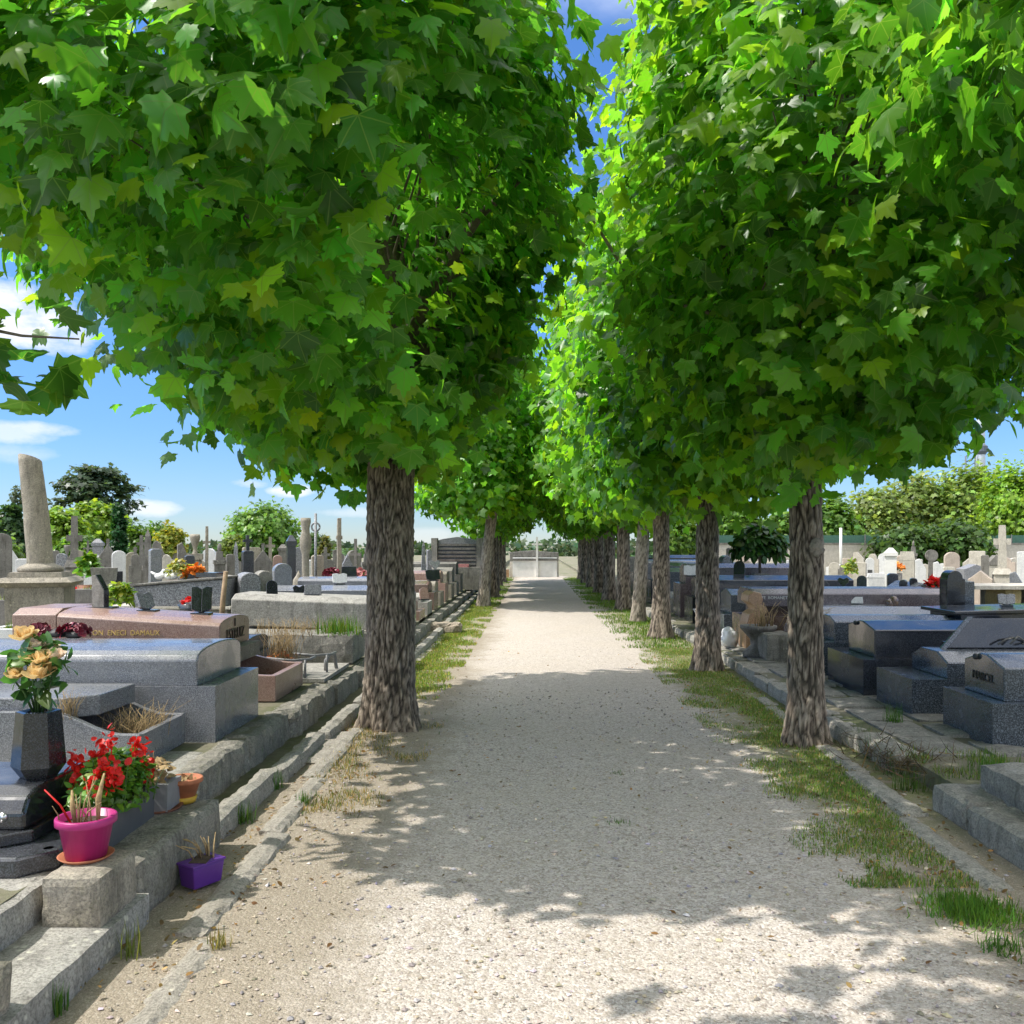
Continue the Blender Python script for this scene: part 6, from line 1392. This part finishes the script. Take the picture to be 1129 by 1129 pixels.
        n = 300; blades('weeds', np.column_stack([rng.uniform(xa+.15, xb-.15, n), rng.uniform(Y+.2, Y+1.1, n), np.full(n, z-.06)]), .1, .012, tints(n, (.12, .18, .03), .3, rng), '', .5, parent=t)
    # slatted grey monument in the left row
    Y = 27.3; xa, xb = wx(481, Y), wx(527, Y); z0 = TL-.03; zt = wz(594, Y); zb = wz(625, Y)
    t = thing('slatted_monument', 'large dark grey monument with horizontal slats right of the old maple trunk', 'monument', ((xa+xb)/2, Y, z0))
    MB().box(xa-.2, xb+.2, Y-.5, Y+.5, z0, zb, .02).build('base', M['concrete_dark'], t)
    b = MB(); b.prism([(xa, zb), (xb, zb), (xb, zt-.06), (xb-.2, zt), ((xa+xb)/2, zt+.06), (xa+.2, zt), (xa, zt-.06)], Y, Y+.2, 'y', .01); b.build('panel', M['granite_grey_matt'], t)
    for i in range(6): z = zb+.06+i*(zt-zb-.16)/6; MB().box(xa+.06, xb-.06, Y-.09, Y-.002, z, z+.065, .006).build('slat', M['lime_grey'], t)
    for s in (xa-.05, xb+.05): MB().box(s-.09, s+.09, Y-.13, Y+.22, zb, zt+.02, .012).build('pilaster', M['concrete_dark'], t)
    MB().box(xa+.1, xa+1.0, Y-.4, Y-.2, zb, zb+.09, .01).build('flower_strip', M['pinkflower'], t)
    # monument closing the path
    Y = 44.5; xa, xb = wx(562, Y), wx(616, Y)
    t = thing('end_monument', 'white stone monument with a cross closing the far end of the path', 'monument', ((xa+xb)/2, Y, 0))
    MB().box(xa, xb, Y, Y+.6, -.03, .75, .02).build('wall', M['lime_pale'], t)
    MB().box(xa+.15, xb-.1, Y-.5, Y-.003, -.03, .95, .03).build('front_wall', M['whitepaint'], t)
    MB().box(xa+.1, xb-.05, Y-.55, Y-.505, .80, .90, .01).build('band', M['lime_grey'], t)
    MB().prism([(xa, .75), (xb, .75), (xb, 1.2), (xa+1.9, 1.22), (xa+1.1, 1.3), (xa+.4, 1.24), (xa, 1.2)], Y+.1, Y+.5, 'y', .02).build('gable', M['lime_grey'], t)
    xm = wx(592, Y); MB().box(xm-.05, xm+.05, Y-.62, Y-.505, -.03, 1.95, .01).build('cross_upright', M['whitepaint'], t)
    MB().box(xm-.26, xm+.26, Y-.61, Y-.515, 1.55, 1.64, .01).build('cross_arm', M['whitepaint'], t)
    MB().box(xa-.28, xa-.02, Y-.6, Y-.2, -.03, .38, .02).build('tan_block', M['granite_tan'], t)
    # boundary wall and fence on the right, far end
    Y = 46; xa, xb = wx(740, Y), wx(1400, Y)
    t = thing('boundary_wall', 'long cream boundary wall below the trees on the right', 'wall', ((xa+xb)/2, Y, TR))
    MB().box(xa, xb, Y, Y+.25, TR-.03, wz(600, Y), .01).build('wall', M['lime_pale'], t); MB().box(xa, xb, Y-.04, Y+.29, wz(600, Y), wz(598.5, Y), .01).build('coping', M['lime_grey'], t)
    t = thing('mesh_fence', 'green mesh fence standing on the cream boundary wall', 'fence', ((xa+xb)/2, Y+.5, TR))
    MB().box(xa, xb, Y+.5, Y+.54, TR-.03, wz(590, Y), 0).build('mesh', M['fence'], t)
    b = MB(); x = xa
    while x < xb: b.tube([(x, Y+.44, TR), (x, Y+.44, wz(589, Y))], .03, 6); x += 2.5
    b.build('fence_posts', M['iron'], t)
    # telecom mast
    Y = 300; x = wx(1077, Y)
    t = thing('telecom_mast', 'pale blue telecom tower with a dark platform above the trees on the right', 'tower', (x, Y, 0))
    MB().lathe([(1.7, -1), (1.5, wz(500, Y)), (1.2, wz(452, Y)), (1.0, wz(420, Y))], x+1.2, Y, 16).build('shaft', M['mast'], t)
    MB().lathe([(1.4, wz(502, Y)), (2.2, wz(498, Y)), (2.2, wz(492, Y)), (1.4, wz(490, Y))], x+1.2, Y, 16, smooth=False).build('platform', M['mast_dark'], t)
    b = MB()
    for dx in (-4.2, -1.0): b.tube([(x+dx, Y-1, 0), (x+dx, Y-1, wz(503, Y))], .3, 6)
    for i in range(16): z = 2+i*1.9; b.tube([(x-4.2, Y-1, z), (x-1.0, Y-1, z+1.9)], .18, 4)
    b.build('lattice', M['mast_dark'], t)

# ------------------------------------------------------------------ background trees and shrubs
def bg_tree(label, px, ytop, half, Y, tint, name='tree', zlow=.25, n=2600, size=None, kind='round', mat='leaf_bg', trunk=True, group=None, tpl=None, hue=.1):
    rng = np.random.default_rng(int(abs(px)*13+Y))
    x = wx(px, Y); z0 = zter(x) if Y < 110 else -.03; top = wz(ytop, Y); H = top-z0; R_ = half*Y/F
    t = thing(name, label, 'tree' if trunk else 'shrub', (x, Y, z0), 0, group)
    MB().tube([(x, Y, z0-.1), (x+R_*.05, Y, z0+H*.35), (x-R_*.03, Y, z0+H*.8)], [max(.08, R_*.09), max(.06, R_*.07), .03], 8).build('trunk', M['twig'], t)
    size = (size or R_*.16)*.72; n = int(n*1.7)
    nc = 90; per = n//nc
    if kind == 'round':
        d = nrm(rng.normal(0, 1, (nc, 3))); c = d*(.55+.45*rng.random((nc, 1))**.5)
        zc = z0+H*(zlow+1)/2; hz = H*(1-zlow)/2
        P = np.column_stack([x+c[:, 0]*R_*.86, Y+c[:, 1]*R_*.86, zc+c[:, 2]*hz*.9]); sd = np.array([R_*.17, R_*.17, hz*.16]); out = d
    elif kind == 'cone':
        u = rng.random(nc)**1.3; a = rng.uniform(0, 6.28, nc); r = R_*(1-u)**.75*rng.uniform(.7, 1, nc)
        P = np.column_stack([x+r*np.cos(a), Y+r*np.sin(a), z0+H*(zlow+(1-zlow)*u*.97)]); sd = np.array([R_*.13, R_*.13, H*.035]); out = np.column_stack([np.cos(a), np.sin(a), np.full(nc, .3)])
    elif kind == 'column':
        u = rng.random(nc); a = rng.uniform(0, 6.28, nc); r = R_*np.sqrt(np.clip(1-(u*1.02-.1)**4, .05, 1))*rng.uniform(.6, .95, nc)
        P = np.column_stack([x+r*np.cos(a), Y+r*np.sin(a), z0+H*(.03+.95*u)]); sd = np.array([R_*.16, R_*.16, H*.03]); out = np.column_stack([np.cos(a), np.sin(a), np.full(nc, .6)])
    elif kind == 'cedar':
        tiers = 9; k = rng.integers(0, tiers, nc); u = k/(tiers-1); a = rng.uniform(0, 6.28, nc)
        r = R_*np.sqrt(rng.random(nc))*np.where(u > .85, .55, np.where(u < .2, .8, 1))
        P = np.column_stack([x+r*np.cos(a), Y+r*np.sin(a), z0+H*(zlow+(1-zlow)*u*.95)+rng.normal(0, H*.01, nc)]); sd = np.array([R_*.16, R_*.16, H*.022]); out = np.column_stack([np.cos(a)*.5, np.sin(a)*.5, np.full(nc, .8)])
    i = np.repeat(np.arange(nc), per); m = len(i)
    pos = P[i]+rng.normal(0, 1, (m, 3))*sd
    nor = out[i]*.7+np.array([0, 0, .5])+rng.normal(0, .45, (m, 3)); tip = out[i]*.6+rng.normal(0, .5, (m, 3))+np.array([0, 0, .5 if kind in ('column', 'cone') else -.25])
    tc = tints(m, tint, .25, rng, hue)*np.exp(rng.normal(0, .2, nc))[i][:, None]
    leaf_mesh('crown', pos, nor, tip, size*np.clip(rng.normal(1, .25, m), .5, 1.6), np.clip(tc, .002, .9), tpl or T_CLUMP, M[mat], t)
    return t
def build_trees():
    YG = (.15, .25, .025); DG = (.055, .11, .03); MG = (.09, .18, .025); OL = (.15, .21, .05)
    L = [
     ('dark spreading cedar rising above the yellow green trees on the left', 106, 517, 37, 62, (.05, .085, .045), dict(kind='cedar', zlow=.3, n=4200, size=.5)),
     ('dark conifer at the left edge behind the broken column', 13, 560, 26, 48, (.032, .07, .025), dict(kind='cone', zlow=.05, n=2400, size=.4)),
     ('bare-topped small tree peeping out left of the broken column shaft', 20, 534, 8, 66, (.06, .085, .04), dict(kind='round', zlow=.7, n=160, size=.3)),
     ('bright yellow green tree right of the broken column', 66, 563, 26, 45, YG, dict(n=2600, size=.36)),
     ('broad bright green tree under the dark cedar', 105, 556, 30, 48, YG, dict(n=3000, size=.36)),
     ('slim dark cypress standing in the bright green trees', 131, 556, 8, 40, (.02, .07, .02), dict(kind='column', n=1800, size=.2)),
     ('low green bush right of the slim cypress', 155, 578, 22, 46, (.08, .155, .02), dict(n=1600, size=.3, zlow=.0)),
     ('small green bush between the cypress and the golden thuja', 174, 577, 16, 50, (.075, .15, .02), dict(n=1400, size=.3, zlow=.0)),
     ('golden clipped thuja bush with an orange tinge', 188, 580, 16, 38, (.20, .23, .03), dict(n=2200, size=.22, zlow=.0, hue=.2)),
     ('light green hedge tree at the far left edge', -8, 590, 26, 40, (.10, .17, .03), dict(n=1600, size=.3, zlow=.0)),
     ('low green bush below the bright trees, behind the heart-shaped stone', 85, 592, 20, 40, MG, dict(n=1500, size=.3, zlow=.0)),
     ('round green tree on the horizon left of the carved column', 291, 555, 37, 55, (.11, .21, .035), dict(n=3600, size=.36, zlow=.05)),
     ('yellow green small tree left under the round tree', 258, 590, 14, 52, (.12, .17, .03), dict(n=1000, size=.3, zlow=.0)),
     ('dark green bush right of the round tree, behind the iron pole', 345, 586, 14, 52, DG, dict(n=1100, size=.3, zlow=.0)),
     ('small rusty green bush right of the iron pole', 358, 591, 6, 42, (.11, .12, .03), dict(n=700, size=.2, zlow=.0)),
     ('low dark hedge far behind the crosses on the left', 384, 606, 26, 90, DG, dict(n=800, size=.6, zlow=.0)),
     # right
     ('pale fresh green tree left of the second right trunk', 752, 570, 20, 44, (.10, .185, .03), dict(n=1800, size=.3, zlow=.1)),
     ('fresh green tree just right of the second right trunk', 815, 556, 28, 50, (.09, .175, .022), dict(n=2600, size=.36, zlow=.12)),
     ('fresh green tree left of the nearest right trunk', 862, 562, 26, 48, (.10, .18, .025), dict(n=2400, size=.36, zlow=.12)),
     ('mid green tree just right of the nearest right trunk', 915, 552, 34, 52, MG, dict(n=3200, size=.4, zlow=.05)),
     ('olive green tree behind the white pillar', 968, 540, 38, 56, OL, dict(n=3600, size=.42, zlow=.05)),
     ('broad olive tree right of the white pillar, with a dark shaded foot', 1012, 524, 44, 58, OL, dict(n=4200, size=.44, zlow=.05)),
     ('tall olive green tree in front of the telecom tower', 1068, 515, 42, 57, (.15, .23, .04), dict(n=4200, size=.42, zlow=.05)),
     ('bright green tree at the right edge', 1122, 512, 40, 52, (.16, .27, .03), dict(n=4200, size=.38, zlow=.05)),
     ('green tree beyond the right edge, next to the bright one', 1190, 500, 48, 55, MG, dict(n=3000, size=.42, zlow=.05)),
     ('low dark shrub at the foot of the olive trees', 1000, 578, 38, 45, (.05, .10, .02), dict(n=1800, size=.36, zlow=.0)),
     ('second low dark shrub at the foot of the right-hand trees', 1055, 574, 38, 45, (.05, .10, .02), dict(n=1800, size=.36, zlow=.0)),
     ('distant low bush behind the far right trunks', 672, 613, 30, 95, DG, dict(n=800, size=.6, zlow=.0)),
    ]
    rng = np.random.default_rng(2); P, S = [], []
    for i in range(260):
        a = -1.05+2.1*i/259; d = 118+rng.normal(0, 3); h = 1.9+1.3*noise.noise(Vector((a*9, 0, 5)))+rng.normal(0, .2)
        for k in range(34): P.append((d*math.tan(a)+rng.normal(0, .7), d+rng.normal(0, .8), max(-.2, h*rng.random()-.2))); S.append(rng.uniform(.5, 1.1))
    n = len(P); o = leaf_mesh('far_treeline', P, rng.normal(0, .5, (n, 3))+np.array([0, -.6, .6]), rng.normal(0, .6, (n, 3))+np.array([0, 0, .6]), S, tints(n, (.045, .085, .03), .3, rng, .2), T_CLUMP, M['leaf_bg'])
    tag(o, 'far low line of green bushes closing the horizon', 'treeline', kind='stuff')
    for lab, px, yt, hf, Y, ti, kw in L: bg_tree(lab, px, yt, hf, Y, ti, group='trees and bushes behind the graves', **kw)
# ------------------------------------------------------------------ sky, sun, camera
EL, AZB = 54.0, 9.0     # sun elevation; degrees behind the viewer's left
def build_sky():
    w = bpy.data.worlds.new('World'); SC.world = w; w.use_nodes = True
    nt = w.node_tree; nt.nodes.clear()
    out = nt.nodes.new('ShaderNodeOutputWorld'); bg = nt.nodes.new('ShaderNodeBackground')
    sky = nt.nodes.new('ShaderNodeTexSky'); sky.sky_type = 'NISHITA'; sky.sun_disc = False
    sky.sun_elevation = R(EL); sky.sun_rotation = R(270-AZB)
    sky.air_density = 1.0; sky.dust_density = 0.0; sky.ozone_density = 4.0; sky.altitude = 100
    tc = nt.nodes.new('ShaderNodeTexCoord'); vec = tc.outputs['Generated']
    # a few fair-weather clouds, each a soft noisy patch in its own direction
    mp = nt.nodes.new('ShaderNodeMapping'); mp.inputs['Scale'].default_value = (1, 1, 2.2); lk(nt, vec, mp.inputs[0])
    nz = tex(nt, mp.outputs[0], 14, 8, 0.62); nz2 = tex(nt, mp.outputs[0], 4.5, 6, 0.6)
    tot = None
    def d(px, py): return Vector((px-HX, F, HY-py)).normalized()
    for px, py, wx_, wz_, k in ((20, 352, .085, .036, 1.0), (60, 372, .05, .02, .8), (10, 478, .05, .012, .55), (50, 474, .04, .008, .6), (318, 542, .026, .0075, .8), (275, 533, .022, .006, .6), (155, 561, .04, .010, .65), (385, 565, .05, .006, .35), (1040, 300, .05, .02, .5), (0, 500, .06, .012, .3), (470, 590, .05, .01, .3)):
        c = d(px, py); side = c.cross(Vector((0, 0, 1))).normalized(); up = side.cross(c).normalized()
        def dot(v, s):
            n = nt.nodes.new('ShaderNodeVectorMath'); n.operation = 'DOT_PRODUCT'; n.inputs[1].default_value = v; lk(nt, vec, n.inputs[0]); return math_(nt, 'MULTIPLY', n.outputs['Value'], s)
        a = dot(side, 1/wx_); b = math_(nt, 'SUBTRACT', dot(up, 1/wz_), 0.0); f = dot(c, 1.0)
        r = math_(nt, 'ADD', math_(nt, 'POWER', math_(nt, 'ABSOLUTE', a), 2.0), math_(nt, 'POWER', math_(nt, 'ABSOLUTE', b), 2.0))
        q = math_(nt, 'SUBTRACT', 1.0, r)
        q = math_(nt, 'ADD', q, math_(nt, 'MULTIPLY', math_(nt, 'SUBTRACT', nz, 0.5), 3.4))
        q = math_(nt, 'MULTIPLY', ramp(nt, math_(nt, 'MULTIPLY', q, 0.8), [(0.0, 0.0), (0.75, 1.0)]), k)
        q = math_(nt, 'MULTIPLY', q, math_(nt, 'GREATER_THAN', f, 0.3))
        q = math_(nt, 'MULTIPLY', q, math_(nt, 'LESS_THAN', r, 3.0))
        tot = q if tot is None else math_(nt, 'MAXIMUM', tot, q)
    hs = nt.nodes.new('ShaderNodeHueSaturation'); hs.inputs['Saturation'].default_value = 1.1; lk(nt, sky.outputs[0], hs.inputs['Color'])
    hs.inputs['Value'].default_value = 1.0
    sp0 = nt.nodes.new('ShaderNodeSeparateXYZ'); lk(nt, vec, sp0.inputs[0])
    blue = mix(nt, 1.0, hs.outputs[0], ramp(nt, sp0.outputs['Z'], [(0.0, (0.27, 0.325, 0.44)), (0.12, (0.30, 0.385, 0.53)), (0.35, (0.46, 0.56, 0.68))]), 'MULTIPLY')
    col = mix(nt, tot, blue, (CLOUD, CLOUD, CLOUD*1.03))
    # unseen broken cloud overhead and behind the viewer, added to brighten the shade
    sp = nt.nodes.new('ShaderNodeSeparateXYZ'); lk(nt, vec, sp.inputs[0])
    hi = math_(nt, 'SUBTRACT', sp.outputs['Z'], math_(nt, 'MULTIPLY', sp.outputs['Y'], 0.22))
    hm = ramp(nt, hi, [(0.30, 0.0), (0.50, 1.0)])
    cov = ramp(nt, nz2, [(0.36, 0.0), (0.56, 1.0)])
    col = mix(nt, math_(nt, 'MULTIPLY', hm, cov), col, (FILL_CLOUD, FILL_CLOUD*0.98, FILL_CLOUD*0.95))
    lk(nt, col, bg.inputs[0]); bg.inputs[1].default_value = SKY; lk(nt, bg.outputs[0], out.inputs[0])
    s = bpy.data.lights.new('sun', 'SUN'); s.energy = SUN; s.angle = R(0.5); s.color = (1.0, 0.96, 0.89)
    o = bpy.data.objects.new('sun', s); COL.objects.link(o)
    v = Vector((-math.cos(R(EL))*math.cos(R(AZB)), -math.cos(R(EL))*math.sin(R(AZB)), math.sin(R(EL))))
    o.rotation_euler = v.to_track_quat('Z', 'Y').to_euler(); o.location = v*60
def build_camera():
    c = bpy.data.cameras.new('camera'); o = bpy.data.objects.new('camera', c); COL.objects.link(o)
    o.location = (0, 0, EYE); o.rotation_euler = (R(90), 0, 0)
    c.sensor_width = 36; c.sensor_fit = 'HORIZONTAL'; c.lens = 36*F/1129
    c.shift_x = -(HX-564.5)/1129; c.shift_y = (HY-564.5)/1129
    c.clip_start = 0.05; c.clip_end = 3000
    SC.camera = o
SKY, SUN, CLOUD, FILL_CLOUD, EXPO = 0.15, 2.5, 3.6, 8.5, 1.13
setup_materials()
M['bark_pale_plain'] = plain('sawn_stump_wood', (0.30, 0.25, 0.19), 0.95, 0.5, 30)
M['scar'] = plain('healed_bark_scar', (0.30, 0.26, 0.21), 0.9, 0.3, 40)
M['gravelbed'] = stone('gravel_bed', (0.42, 0.37, 0.30), (0.25, 0.22, 0.17), scale=20, stain=0.2)
M['granite_grey_matt'] = granite('matt_grey_granite', (0.06, 0.06, 0.07), (0.16, 0.165, 0.18), (0.34, 0.35, 0.36), 60, 0.45)
build_sky(); build_camera(); build_ground(); build_kerbs(); build_maples(); build_grass()
build_left_graves(); build_right_graves(); build_plaques(); build_monuments(); build_trees()
SC.view_settings.view_transform = 'Standard'; SC.view_settings.look = 'None'
SC.view_settings.exposure = EXPO; SC.view_settings.gamma = 1.0
SC.cycles.max_bounces = 8; SC.cycles.diffuse_bounces = 4; SC.cycles.glossy_bounces = 3; SC.cycles.transmission_bounces = 4; SC.cycles.transparent_max_bounces = 4
SC.cycles.use_denoising = True
SC.cycles.sample_clamp_indirect = 6.0
